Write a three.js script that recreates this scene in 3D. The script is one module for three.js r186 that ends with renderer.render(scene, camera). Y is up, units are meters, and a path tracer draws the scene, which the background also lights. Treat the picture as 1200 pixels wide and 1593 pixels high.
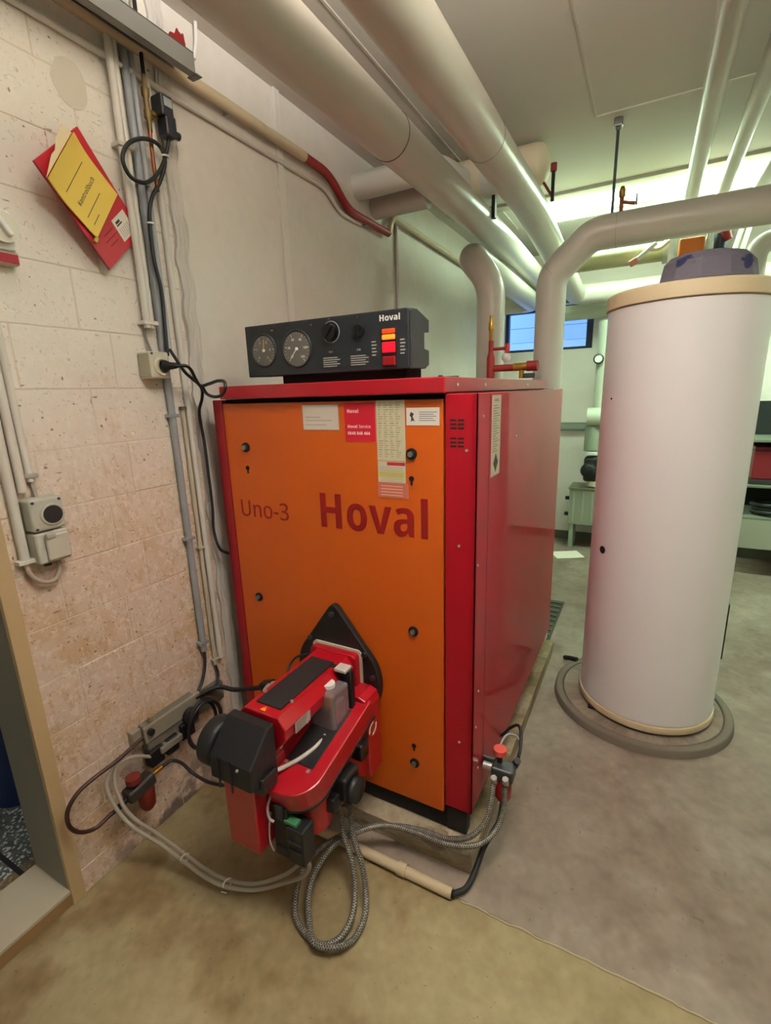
import * as THREE from 'three';
import { RoundedBoxGeometry } from 'three/addons/geometries/RoundedBoxGeometry.js';
import { mergeGeometries, toCreasedNormals } from 'three/addons/utils/BufferGeometryUtils.js';
import { RectAreaLightUniformsLib } from 'three/addons/lights/RectAreaLightUniformsLib.js';
import { TextGeometry } from 'three/addons/geometries/TextGeometry.js';
import { FontLoader } from 'three/addons/loaders/FontLoader.js';

// ------------------------------------------------------------------ camera, sky, lights, exposure
const scene = new THREE.Scene();
const camera = new THREE.PerspectiveCamera(93.64, 1200 / 1593, 0.05, 60);
camera.rotation.order = 'YXZ';
camera.rotation.set(THREE.MathUtils.degToRad(-13.92), THREE.MathUtils.degToRad(28.5), THREE.MathUtils.degToRad(-1.78));
camera.position.set(0.403, 1.5616, 1.28);

const renderer = new THREE.WebGLRenderer({ antialias: true });
renderer.toneMapping = THREE.LinearToneMapping;
renderer.toneMappingExposure = 1.35;
renderer.shadowMap.enabled = true;
RectAreaLightUniformsLib.init();
scene.background = new THREE.Color(0.45, 1.0, 2.5);

const FRONT_LAMP = { color: new THREE.Color(1.0, 0.965, 0.915), down: 17, up: 205 };
const BACK_LAMP = { color: new THREE.Color(0.70, 1.0, 0.78), down: 26, up: 40 };
const ADDED_CORRIDOR_LAMP = { color: new THREE.Color(1.0, 0.98, 0.95), down: 9, up: 4 };

// ------------------------------------------------------------------ helpers
const V = (x, y, z) => new THREE.Vector3(x, y, z);
const ORIGIN = new Map();
const used = new Map();
function numbered(n) { const k = used.get(n) || 0; used.set(n, k + 1); return k ? `${n}_${String(k).padStart(3, '0')}` : n; }
function orig(o) { return ORIGIN.get(o) || V(0, 0, 0); }
function shadow(m) { m.castShadow = true; m.receiveShadow = true; return m; }
function thing(name, label, category, base = [0, 0, 0], group) {
  const o = new THREE.Group(); o.name = numbered(name); o.position.set(...base); ORIGIN.set(o, V(...base));
  o.userData = { label, category }; if (group) o.userData.group = group;
  scene.add(o); return o;
}
function struct(name, base = [0, 0, 0]) {
  const o = new THREE.Group(); o.name = name; o.position.set(...base); ORIGIN.set(o, V(...base));
  o.userData = { kind: 'structure' }; scene.add(o); return o;
}
// a part: geometry placed at a world position, parented under its thing
function put(parent, name, geo, mat, pos = [0, 0, 0], rot, label) {
  const m = shadow(new THREE.Mesh(geo, mat)); m.name = name;
  const p = V(...pos); ORIGIN.set(m, p); parent.updateWorldMatrix(true, false);
  const pq = parent.getWorldQuaternion(new THREE.Quaternion()).invert();
  m.position.copy(parent.worldToLocal(p.clone())); // pos and rot are given in the room's own axes
  m.quaternion.copy(pq.multiply(new THREE.Quaternion().setFromEuler(new THREE.Euler(...(rot || [0, 0, 0])))));
  if (label) m.userData.label = label;
  parent.add(m); return m;
}
// a thing that is one mesh
function solo(name, label, category, geo, mat, pos = [0, 0, 0], rot, group) {
  const m = shadow(new THREE.Mesh(geo, mat)); m.name = numbered(name); m.position.set(...pos); ORIGIN.set(m, V(...pos));
  if (rot) m.rotation.set(...rot);
  m.userData = { label, category }; if (group) m.userData.group = group;
  scene.add(m); return m;
}
const rb = (w, h, d, r = 0.004, s = 2) => new RoundedBoxGeometry(w, h, d, s, Math.min(r, w / 2.01, h / 2.01, d / 2.01));
const bx = (w, h, d) => new THREE.BoxGeometry(w, h, d);
function boxBetween(a, b, r = 0) { // [geometry, centre]
  const w = b[0] - a[0], h = b[1] - a[1], d = b[2] - a[2];
  return [r ? rb(w, h, d, r) : bx(w, h, d), [(a[0] + b[0]) / 2, (a[1] + b[1]) / 2, (a[2] + b[2]) / 2]];
}
function putBox(parent, name, a, b, mat, r = 0, label) { const [g, c] = boxBetween(a, b, r); return put(parent, name, g, mat, c, null, label); }
const cyl = (r, h, n = 32, r2 = r) => new THREE.CylinderGeometry(r2, r, h, n);
const lathe = (pts, n = 48) => new THREE.LatheGeometry(pts.map(p => new THREE.Vector2(p[0], p[1])), n);
const ROTX = [Math.PI / 2, 0, 0], ROTZ = [0, 0, Math.PI / 2];
// sweep of a circle along a list of points, with end caps; uv: u round, v metres along
function sweep(pts, r, radial = 12, caps = true) {
  const P = pts.map(p => p.isVector3 ? p : V(...p)), n = P.length;
  const T = P.map((p, i) => P[Math.min(i + 1, n - 1)].clone().sub(P[Math.max(i - 1, 0)]).normalize());
  let N = Math.abs(T[0].y) < 0.9 ? V(0, 1, 0) : V(1, 0, 0);
  N.sub(T[0].clone().multiplyScalar(N.dot(T[0]))).normalize();
  const pos = [], nor = [], uv = [], idx = []; let L = 0;
  for (let i = 0; i < n; i++) {
    if (i) { L += P[i].distanceTo(P[i - 1]); N = N.clone().sub(T[i].clone().multiplyScalar(N.dot(T[i]))).normalize(); }
    const B = T[i].clone().cross(N);
    for (let k = 0; k <= radial; k++) {
      const a = k / radial * Math.PI * 2, d = N.clone().multiplyScalar(Math.cos(a)).addScaledVector(B, Math.sin(a));
      const q = P[i].clone().addScaledVector(d, r);
      pos.push(q.x, q.y, q.z); nor.push(d.x, d.y, d.z); uv.push(k / radial, L);
    }
  }
  const w = radial + 1;
  for (let i = 0; i < n - 1; i++) for (let k = 0; k < radial; k++) { const a = i * w + k; idx.push(a, a + 1, a + w, a + 1, a + w + 1, a + w); }
  if (caps) for (const [i, s] of [[0, -1], [n - 1, 1]]) {
    const c = pos.length / 3, t = T[i];
    pos.push(P[i].x, P[i].y, P[i].z); nor.push(t.x * s, t.y * s, t.z * s); uv.push(0, 0);
    for (let k = 0; k <= radial; k++) { const j = (i * w + k) * 3; pos.push(pos[j], pos[j + 1], pos[j + 2]); nor.push(t.x * s, t.y * s, t.z * s); uv.push(0, 0); }
    for (let k = 0; k < radial; k++) s > 0 ? idx.push(c, c + 1 + k, c + 2 + k) : idx.push(c, c + 2 + k, c + 1 + k);
  }
  const g = new THREE.BufferGeometry();
  g.setAttribute('position', new THREE.Float32BufferAttribute(pos, 3));
  g.setAttribute('normal', new THREE.Float32BufferAttribute(nor, 3));
  g.setAttribute('uv', new THREE.Float32BufferAttribute(uv, 2));
  g.setIndex(idx); return g;
}
// smooth cable through points
function curve(pts, n = 0) {
  const c = new THREE.CatmullRomCurve3(pts.map(p => V(...p)), false, 'centripetal');
  return c.getPoints(n || pts.length * 8);
}
// straight runs with bends of radius f
function bent(pts, f, seg = 8) {
  const P = pts.map(p => V(...p)), out = [P[0]];
  for (let i = 1; i < P.length - 1; i++) {
    const a = P[i - 1].clone().sub(P[i]), b = P[i + 1].clone().sub(P[i]);
    const d = Math.min(f, a.length() * 0.49, b.length() * 0.49);
    const p0 = P[i].clone().addScaledVector(a.normalize(), d), p1 = P[i].clone().addScaledVector(b.normalize(), d);
    for (let k = 0; k <= seg; k++) { const t = k / seg; out.push(p0.clone().multiplyScalar((1 - t) ** 2).addScaledVector(P[i], 2 * t * (1 - t)).addScaledVector(p1, t * t)); }
  }
  out.push(P[P.length - 1]); return out;
}
function rel(pts, o) { return pts.map(p => (p.isVector3 ? p.clone() : V(...p)).sub(orig(o))); }
function putSweep(parent, name, pts, r, mat, radial = 12, label) {
  const c = pts[0].isVector3 ? pts[0] : V(...pts[0]);
  const g = sweep(pts.map(p => (p.isVector3 ? p.clone() : V(...p)).sub(c)), r, radial);
  return put(parent, name, g, mat, [c.x, c.y, c.z], null, label);
}
function soloSweep(name, label, cat, pts, r, mat, radial = 12, group) {
  const c = pts[0].isVector3 ? pts[0] : V(...pts[0]);
  return solo(name, label, cat, sweep(pts.map(p => (p.isVector3 ? p.clone() : V(...p)).sub(c)), r, radial), mat, [c.x, c.y, c.z], null, group);
}
function extrude(pts, depth, bevel = 0, holes) {
  const s = new THREE.Shape(pts.map(p => new THREE.Vector2(p[0], p[1])));
  if (holes) for (const h of holes) s.holes.push(new THREE.Path(h.map(p => new THREE.Vector2(p[0], p[1]))));
  return new THREE.ExtrudeGeometry(s, { depth, bevelEnabled: bevel > 0, bevelSize: bevel, bevelThickness: bevel, bevelOffset: -bevel, bevelSegments: 2, curveSegments: 24 });
}

// ------------------------------------------------------------------ noise and textures
let seed = 7;
function rnd() { seed = (seed * 1664525 + 1013904223) >>> 0; return seed / 4294967296; }
function hash(x, y, s) { let h = (x * 374761393 + y * 668265263 + s * 1442695041) | 0; h = Math.imul(h ^ (h >>> 13), 1274126177); h ^= h >>> 16; return (h >>> 0) / 4294967296; }
function vnoise(x, y, per, s) { // tileable value noise, period per
  const xi = Math.floor(x), yi = Math.floor(y), fx = x - xi, fy = y - yi;
  const u = fx * fx * (3 - 2 * fx), v = fy * fy * (3 - 2 * fy), m = (a) => ((a % per) + per) % per;
  const a = hash(m(xi), m(yi), s), b = hash(m(xi + 1), m(yi), s), c = hash(m(xi), m(yi + 1), s), d = hash(m(xi + 1), m(yi + 1), s);
  return a + (b - a) * u + (c - a) * v + (a - b - c + d) * u * v;
}
function fbm(x, y, per, oct, s) { let t = 0, a = 0.5, n = 0; for (let o = 0; o < oct; o++) { t += a * vnoise(x * per, y * per, per, s + o * 17); n += a; a *= 0.55; per *= 2; } return t / n; }
function dataTex(w, h, fn, srgb = true) {
  const d = new Uint8Array(w * h * 4);
  for (let j = 0; j < h; j++) for (let i = 0; i < w; i++) {
    const c = fn(i / w, j / h), k = (j * w + i) * 4;
    d[k] = Math.max(0, Math.min(255, c[0])); d[k + 1] = Math.max(0, Math.min(255, c[1])); d[k + 2] = Math.max(0, Math.min(255, c[2])); d[k + 3] = 255;
  }
  const t = new THREE.DataTexture(d, w, h, THREE.RGBAFormat); t.wrapS = t.wrapT = THREE.RepeatWrapping;
  t.magFilter = THREE.LinearFilter; t.minFilter = THREE.LinearFilter; if (srgb) t.colorSpace = THREE.SRGBColorSpace; t.needsUpdate = true; return t;
}
function rep(t, x, y) { const c = t.clone(); c.repeat.set(x, y); c.needsUpdate = true; return c; }
function canvasTex(w, h, draw) {
  const c = document.createElement('canvas'); c.width = w; c.height = h; const g = c.getContext('2d'); draw(g, w, h);
  const t = new THREE.CanvasTexture(c); t.colorSpace = THREE.SRGBColorSpace; return t;
}
const mix = (a, b, t) => a.map((v, i) => v + (b[i] - v) * t);
const sst = (a, b, x) => { const t = Math.max(0, Math.min(1, (x - a) / (b - a))); return t * t * (3 - 2 * t); };

const bumpRough = dataTex(512, 512, (u, v) => { // 0.4 m of pitted painted block
  let h = 150 + 70 * (fbm(u, v, 8, 5, 3) - 0.5) + 40 * (fbm(u, v, 48, 3, 11) - 0.5);
  const p = fbm(u, v, 26, 2, 31); h -= 150 * sst(0.74, 0.84, p); return [h, h, h];
}, false);
const bumpFine = dataTex(256, 256, (u, v) => { const h = 128 + 110 * (fbm(u, v, 10, 5, 5) - 0.5); return [h, h, h]; }, false);
// block wall paint: warm off-white darkened downwards for light fall-off, tan speckle and dirt, smudges by the floor (0.72 m x 2.8 m)
const blockPaint = dataTex(512, 2048, (u, v) => {
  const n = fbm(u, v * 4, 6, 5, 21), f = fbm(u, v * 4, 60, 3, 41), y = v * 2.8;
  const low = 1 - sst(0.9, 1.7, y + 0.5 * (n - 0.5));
  let c = mix([230, 222, 210], [212, 190, 173], low);  // fading light down the wall is painted into this lower tone
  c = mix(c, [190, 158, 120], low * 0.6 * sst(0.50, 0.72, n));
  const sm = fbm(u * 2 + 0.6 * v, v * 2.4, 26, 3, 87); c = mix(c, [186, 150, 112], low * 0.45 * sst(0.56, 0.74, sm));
  c = mix(c, [238, 228, 217], 0.4 * sst(0.55, 0.7, f));
  const sp = fbm(u * 1.0, v * 4, 110, 2, 61); c = mix(c, [128, 100, 74], (0.3 + 0.3 * low) * sst(0.80, 0.88, sp + 0.06 * low * n));
  const pit = fbm(u, v * 4, 40, 1, 64); c = mix(c, [96, 78, 62], 0.7 * sst(0.955, 0.975, pit));
  const soot = (1 - sst(0.04, 0.26, y)) * sst(0.1, 0.35, u) * (1 - sst(0.6, 0.9, u)); // grime above the floor
  c = mix(c, [92, 78, 74], 0.75 * soot * sst(0.35, 0.6, fbm(u, v * 4, 9, 4, 77)));
  return c;
});
const plasterPaint = dataTex(512, 512, (u, v) => { const n = fbm(u, v, 4, 5, 121), f = fbm(u, v, 40, 3, 131); return mix([226, 219, 210], [219, 211, 201], sst(0.3, 0.8, n)).map(q => q + 6 * (f - 0.5)); });
function concrete(a, b, c, s) {
  return dataTex(1024, 1024, (u, v) => {
    const n = fbm(u, v, 4, 6, s), m = fbm(u, v, 9, 5, s + 5), f = fbm(u, v, 90, 2, s + 9);
    let k = mix(a, b, sst(0.38, 0.62, n)); k = mix(k, c, 0.55 * sst(0.56, 0.76, m));
    k = k.map(q => q + 16 * (f - 0.5) + 22 * (fbm(u, v, 26, 3, s + 13) - 0.5));
    const sp = vnoise(u * 230, v * 230, 230, s + 21), sq = vnoise(u * 90, v * 90, 90, s + 31); k = mix(k, [74, 62, 48], 0.6 * sst(0.965, 0.99, sp)); return mix(k, [84, 70, 54], 0.55 * sst(0.975, 0.99, sq));
  });
}
const floorFront = concrete([148, 134, 100], [128, 112, 78], [106, 82, 48], 201);
const floorRear = concrete([140, 127, 114], [126, 111, 98], [110, 90, 76], 301);
const plinthTex = concrete([156, 143, 120], [134, 116, 86], [96, 78, 54], 401);
const terrazzo = dataTex(512, 512, (u, v) => { const n = fbm(u, v, 34, 2, 501), m = fbm(u, v, 60, 2, 511); return mix(mix([62, 70, 68], [108, 116, 112], n), [200, 206, 202], sst(0.58, 0.66, m)); });
const braid = dataTex(64, 64, (u, v) => { const a = Math.sin((u * 4 + v * 4) * Math.PI * 2), b = Math.sin((u * 4 - v * 4) * Math.PI * 2); const t = Math.max(a, b), n = fbm(u, v, 8, 2, 601); const k = 70 + 120 * sst(0.0, 0.8, t) * (0.5 + n); return [k, k * 0.98, k * 0.94]; });

// ------------------------------------------------------------------ materials
const M = (color, roughness = 0.6, o = {}) => new THREE.MeshStandardMaterial({ color, roughness, ...o });
const Ph = (color, roughness, o = {}) => new THREE.MeshPhysicalMaterial({ color, roughness, ...o });
const mt = {
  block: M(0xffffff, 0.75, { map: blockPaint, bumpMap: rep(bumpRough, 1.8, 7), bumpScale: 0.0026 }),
  mortar: M(0xd8cbb8, 0.9, { bumpMap: bumpFine, bumpScale: 0.002 }),
  plaster: M(0xffffff, 0.7, { map: plasterPaint, bumpMap: bumpFine, bumpScale: 0.0012 }),
  coarse: M(0xd9d2ca, 0.85, { bumpMap: bumpRough, bumpScale: 0.012 }),
  ceiling: M(0xc9c3b8, 0.8, { bumpMap: rep(bumpFine, 4, 4), bumpScale: 0.001 }),
  floorFront: M(0xffffff, 0.7, { map: floorFront, bumpMap: rep(bumpFine, 3, 3), bumpScale: 0.0015 }),
  floorRear: M(0xffffff, 0.6, { map: floorRear, bumpMap: rep(bumpFine, 3, 3), bumpScale: 0.0012 }),
  plinth: M(0xffffff, 0.85, { map: plinthTex, bumpMap: bumpRough, bumpScale: 0.006 }),
  terrazzo: M(0xffffff, 0.4, { map: terrazzo }),
  red: Ph(0x9c081c, 0.5, { specularIntensity: 0.35, clearcoat: 0.35, clearcoatRoughness: 0.05 }),
  redFront: Ph(0x9a081c, 0.4, { clearcoat: 0.3, clearcoatRoughness: 0.25 }),
  orange: Ph(0xc65604, 0.5, { clearcoat: 0.25, clearcoatRoughness: 0.35 }),
  letter: M(0x8c0a0a, 0.5),
  burnerRed: Ph(0xa0091a, 0.35, { clearcoat: 0.5, clearcoatRoughness: 0.2 }),
  black: M(0x0d0d0f, 0.55), blackGloss: M(0x111214, 0.3), charcoal: M(0x23262a, 0.5), soot: M(0x050505, 0.9), rubber: M(0x17171a, 0.6),
  pvc: M(0xc5c0b5, 0.32), pvcLight: M(0xd8d6cc, 0.35), pvcGreen: M(0xc4ccb8, 0.4), cream: M(0xe6d8b8, 0.5),
  tank: Ph(0xf2eff1, 0.35, { clearcoat: 0.3, clearcoatRoughness: 0.3 }), lidCream: M(0xdcc9a6, 0.5),
  greyPlastic: M(0xb4b3a6, 0.5), boxPlastic: M(0xc6c1ab, 0.5), conduitGrey: M(0x8d9094, 0.5), conduitWhite: M(0xd5d0c6, 0.5), conduitBeige: M(0xb9b19c, 0.55),
  steel: M(0x9a9a98, 0.3, { metalness: 0.9 }), darkSteel: M(0x55565a, 0.4, { metalness: 0.8 }), brass: M(0xb08a3c, 0.35, { metalness: 0.85 }), copper: M(0x8a5236, 0.5, { metalness: 0.8 }),
  zinc: M(0xbdbdb8, 0.35, { metalness: 0.6 }), redPaint: M(0x8e1f1c, 0.5), valveRed: M(0xb3261e, 0.45), beigePipe: M(0xc4b394, 0.5),
  cableBlack: M(0x15161a, 0.5), cableGrey: M(0xa39d90, 0.55), cableBrown: M(0x3b2019, 0.5), white: M(0xe8e6e0, 0.5), paper: M(0xe6dfd0, 0.8),
  folderRed: M(0xb81e2c, 0.45), bookYellow: M(0xe6c23c, 0.6), frameBeige: M(0xb79f78, 0.6), revealGreen: M(0x7c7a6c, 0.55), sill: M(0xb0a792, 0.6), sillBrown: M(0x8f7248, 0.75),
  blueBin: M(0x14306e, 0.4), windowFrame: M(0x2b3550, 0.4), foam: M(0x55515c, 0.85, { bumpMap: bumpFine, bumpScale: 0.003 }), orangeWrap: M(0xd0701c, 0.55), board: M(0xdfe6ee, 0.7),
  tray: M(0x7b7a76, 0.5), green: M(0x3f9a5c, 0.5), yellow: M(0xe0b030, 0.5), greenGrey: M(0x8d9884, 0.6), darkMat: M(0x4b4a40, 0.9),
  braid: M(0xbdbab4, 0.5, { map: rep(braid, 1, 34), metalness: 0.25 }),
  glassClear: Ph(0xf2eef2, 0.05, { transmission: 1, thickness: 0, ior: 1.45 }),
  pane: Ph(0xffffff, 0.02, { transmission: 1, thickness: 0 }),
};

// ================================================================== THE SETTING
const W = -1.084, H = 2.8, FZ = -3.92;
{ // floor: yellow-beige slab in front, rosier screed behind the joint at z = 0.15
  const fl = struct('floor');
  const slab = (name, a, b, mat, rx, rz) => { const m = putBox(fl, name, a, b, mat, 0); const uv = m.geometry.attributes.uv, p = m.geometry.attributes.position; for (let i = 0; i < uv.count; i++) uv.setXY(i, (p.getX(i) + 7) / rx, (p.getZ(i) + 7) / rz); return m; };
  slab('concrete_slab', [W - 0.3, -0.2, 0.15], [3.1, 0, 3.2], mt.floorFront, 1.9, 1.9);
  slab('concrete_slab', [W - 0.3, -0.2, FZ - 0.2], [3.1, 0.002, 0.15], mt.floorRear, 2.3, 2.3);
  // chipped ridge along the joint
  const ridge = []; for (let i = 0; i <= 60; i++) { const t = i / 60; ridge.push(V(0.02 + t * 0.75, 0.0012, 0.152 + 0.012 * (fbm(t, 0.3, 16, 3, 91) - 0.5))); }
  putSweep(fl, 'joint_ridge', ridge, 0.0028, M(0xa89a7c, 0.85), 6);
}
{ // left wall: painted block courses in front, smooth plaster behind
  const w = struct('wall_left', [W, 0, 0]);
  const c = 0.1675, y0 = 1.60 - 10 * c, joint = 0.0022;
  putBox(w, 'mortar_bed', [W - 0.22, 0, 0.0], [W - 0.002, H, 0.69], mt.mortar);
  let row = 0;
  for (let y = y0; y < H - 0.001; y += c, row++) {
    const yb = Math.max(0, y), yt = Math.min(H, y + c); if (yt - yb < 0.02) continue;
    const cuts = [0.0, ...(row % 2 ? [0.10, 0.38] : [0.29, 0.567]), 0.69];
    for (let i = 0; i < cuts.length - 1; i++) {
      const za = cuts[i], zb = cuts[i + 1]; if (zb - za < 0.04) continue;
      const j = 0.0006 + joint * rnd(), p = 0.0008 * (rnd() - 0.5) * 2;
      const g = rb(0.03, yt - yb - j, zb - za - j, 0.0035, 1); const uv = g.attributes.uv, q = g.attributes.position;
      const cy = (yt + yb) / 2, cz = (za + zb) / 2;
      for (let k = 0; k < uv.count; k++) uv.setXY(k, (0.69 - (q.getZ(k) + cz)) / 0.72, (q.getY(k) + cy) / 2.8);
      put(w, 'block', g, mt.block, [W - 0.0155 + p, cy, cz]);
    }
  }
  // plaster panels and the raised seams between them
  const seams = [0.0, -0.60, -1.70, FZ];
  for (let i = 0; i < 3; i++) {
    const a = seams[i], b = seams[i + 1], m = putBox(w, 'plaster_panel', [W - 0.22, 0, b], [W, H, a], mt.plaster);
    const uv = m.geometry.attributes.uv, p = m.geometry.attributes.position; for (let k = 0; k < uv.count; k++) uv.setXY(k, (p.getZ(k) + (a + b) / 2 + 9) / 1.1, (p.getY(k) + 3) / 1.1);
  }
  for (const z of [-0.60, -1.70]) putBox(w, 'plaster_seam', [W - 0.002, 0, z - (z < -1 ? 0.008 : 0.02)], [W + (z < -1 ? 0.006 : 0.012), H, z + (z < -1 ? 0.008 : 0.02)], M(0xe6e0d6, 0.7, { bumpMap: bumpRough, bumpScale: 0.004 }), 0.004);
  { // rough plaster edge where the blocks end
    const g = new THREE.BoxGeometry(0.014, H - 0.02, 0.055, 3, 140, 5), p = g.attributes.position;
    for (let k = 0; k < p.count; k++) { const y = p.getY(k); const n = fbm((y + 2) / 3, p.getZ(k) + 0.5, 48, 4, 801) - 0.5; p.setX(k, p.getX(k) + 0.018 * n * (p.getX(k) > 0 ? 1 : 0)); p.setZ(k, p.getZ(k) + 0.03 * (fbm((y + 2) / 3, 0.2, 40, 3, 811) - 0.5)); }
    g.computeVertexNormals(); put(w, 'rough_plaster_edge', g, mt.coarse, [W + 0.004, H / 2, -0.025]);
  }
  for (const [y, z, r] of [[2.414, 0.29, 0.05]]) { // filled patch in the paint
    const pts = []; for (let k = 0; k < 24; k++) { const a = k / 24 * Math.PI * 2, q = r * (0.8 + 0.4 * fbm(k / 24, 0.1, 6, 2, 71)); pts.push([Math.cos(a) * q, Math.sin(a) * q * 1.2]); }
    const g = extrude(pts, 0.0006, 0); put(w, 'filler_patch', g, M(0xcfc6b6, 0.8), [W + 0.0006, y, z], [0, Math.PI / 2, 0]);
  }
  { // splash of old red paint under the ceiling
    const pts = []; for (let k = 0; k < 40; k++) { const a = k / 40 * Math.PI * 2, q = 0.6 + 0.8 * fbm(k / 40, 0.4, 14, 3, 73); pts.push([Math.cos(a) * 0.032 * q + Math.sin(a) * 0.02, Math.sin(a) * 0.06 * q]); }
    put(w, 'red_paint_splash', extrude(pts, 0.001, 0), mt.redPaint, [W + 0.0008, 2.69, -0.10], [0, Math.PI / 2, 0]);
  }
  putBox(w, 'wall_above_door', [W - 0.2, 2.06, 0.69], [W, H, 1.65], mt.plaster);
  putBox(w, 'wall_beyond_door', [W - 0.2, 0, 1.65], [W, H, 3.2], mt.plaster);
}
{ // doorway on the left: flat beige frame, painted reveal, raised sill
  const d = struct('door_1', [W, 0, 1.18]);
  for (const [a, b] of [[0.682, 0.722], [1.608, 1.648]]) putBox(d, 'frame', [W - 0.01, 0, a], [W + 0.008, 2.09, b], mt.frameBeige, 0.002);
  putBox(d, 'frame', [W - 0.01, 2.05, 0.722], [W + 0.008, 2.09, 1.608], mt.frameBeige, 0.002);
  putBox(d, 'reveal', [W - 0.2, 0, 0.69], [W - 0.01, 2.05, 0.722], mt.revealGreen, 0.001);
  putBox(d, 'reveal', [W - 0.2, 0, 1.608], [W - 0.01, 2.05, 1.65], mt.revealGreen, 0.001);
  putBox(d, 'sill_top', [W - 0.2, 0.046, 0.722], [W + 0.004, 0.058, 1.608], mt.sill, 0.002);
  putBox(d, 'sill_riser', [W - 0.19, 0, 0.722], [W, 0.046, 1.608], mt.sillBrown, 0.001);
}
{ // corridor beyond the doorway
  const c = struct('wall_corridor', [-2.2, 0, 1.1]);
  const slab = putBox(c, 'terrazzo_floor', [-3.4, -0.2, -0.6], [W - 0.2, 0.0, 3.2], mt.terrazzo); const uv = slab.geometry.attributes.uv, p = slab.geometry.attributes.position; for (let i = 0; i < uv.count; i++) uv.setXY(i, p.getX(i) / 0.55, p.getZ(i) / 0.55);
  putBox(c, 'floor_joint', [-3.3, 0.0, 0.735], [W - 0.2, 0.002, 0.75], mt.black);
  putBox(c, 'corridor_wall', [-3.5, 0, -0.7], [-3.4, H, 3.2], mt.plaster);
  putBox(c, 'corridor_wall', [-3.4, 0, -0.7], [W - 0.22, H, -0.6], mt.plaster);
  putBox(c, 'corridor_wall', [-3.4, 0, 3.2], [W, H, 3.3], mt.plaster);
  putBox(c, 'corridor_ceiling', [-3.5, H, -0.7], [W - 0.2, H + 0.15, 3.3], mt.ceiling);
}
{ // ceiling with cast seams
  const c = struct('ceiling', [0, H, 0]);
  putBox(c, 'ceiling_slab', [W - 0.22, H, FZ - 0.2], [3.1, H + 0.2, 3.2], mt.ceiling);
  putBox(c, 'seam', [0.06, H - 0.004, -1.556], [3.0, H + 0.001, -1.544], M(0xd8d2c6, 0.8), 0.001);
  putBox(c, 'seam', [0.058, H - 0.004, -1.55], [0.068, H + 0.001, 3.0], M(0xc2bbae, 0.8), 0.001);
  putBox(c, 'seam', [-0.645, H - 0.004, -3.0], [-0.635, H + 0.001, 3.0], M(0xc2bbae, 0.8), 0.001);
  putBox(c, 'ceiling_band', [-1.0, H - 0.02, -2.50], [3.0, H + 0.01, -2.40], M(0xb5afa0, 0.8), 0.004);  // slightly darker raised band across the ceiling
}
{ const r = struct('wall_right', [3.0, 0, 0]); putBox(r, 'wall_slab', [3.0, 0, FZ - 0.2], [3.2, H, 3.2], mt.plaster); }
{ const r = struct('wall_near', [0, 0, 3.1]); putBox(r, 'wall_slab', [W - 0.22, 0, 3.1], [3.2, H, 3.3], mt.plaster); }
{ // far wall with the light-well window
  const r = struct('wall_far', [0, 0, FZ]); const x0 = -0.98, x1 = -0.12, y0 = 1.92, y1 = 2.34;
  putBox(r, 'wall_slab', [W - 0.22, 0, FZ - 0.25], [3.2, y0, FZ], mt.plaster);
  putBox(r, 'wall_slab', [W - 0.22, y1, FZ - 0.25], [3.2, H, FZ], mt.plaster);
  putBox(r, 'wall_slab', [W - 0.22, y0, FZ - 0.25], [x0, y1, FZ], mt.plaster);
  putBox(r, 'wall_slab', [x1, y0, FZ - 0.25], [3.2, y1, FZ], mt.plaster);
  putBox(r, 'skirting', [W, 0, FZ], [3.0, 0.09, FZ + 0.012], M(0x5a5a48, 0.7), 0.002);
  const w = struct('window_1', [(x0 + x1) / 2, y0, FZ - 0.1]); const f = mt.windowFrame;
  putBox(w, 'frame', [x0, y1 - 0.04, FZ - 0.16], [x1, y1, FZ - 0.1], f, 0.003); putBox(w, 'frame', [x0, y0, FZ - 0.16], [x1, y0 + 0.03, FZ - 0.1], f, 0.003);
  putBox(w, 'frame', [x0, y0 + 0.03, FZ - 0.16], [x0 + 0.035, y1 - 0.04, FZ - 0.1], f, 0.003); putBox(w, 'frame', [x1 - 0.07, y0 + 0.03, FZ - 0.16], [x1, y1 - 0.04, FZ - 0.1], f, 0.003);
  putBox(w, 'frame', [-0.60, y0 + 0.03, FZ - 0.16], [-0.54, y1 - 0.04, FZ - 0.1], f, 0.003);
  for (const [a, b] of [[x0 + 0.035, -0.60], [-0.54, x1 - 0.07]]) putBox(w, 'pane', [a, y0 + 0.03, FZ - 0.132], [b, y1 - 0.04, FZ - 0.128], mt.pane);
  putBox(w, 'handle', [-0.62, 2.08, FZ - 0.1], [-0.60, 2.19, FZ - 0.075], mt.black, 0.003);
  const lw = struct('wall_light_well', [-0.5, 1.6, FZ - 0.8]);
  for (let k = 0; k < 6; k++) putBox(lw, 'siding_board', [-1.9, 1.6 + k * 0.16, FZ - 0.86], [0.9, 1.755 + k * 0.16, FZ - 0.8], mt.board, 0.004);
}

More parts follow.
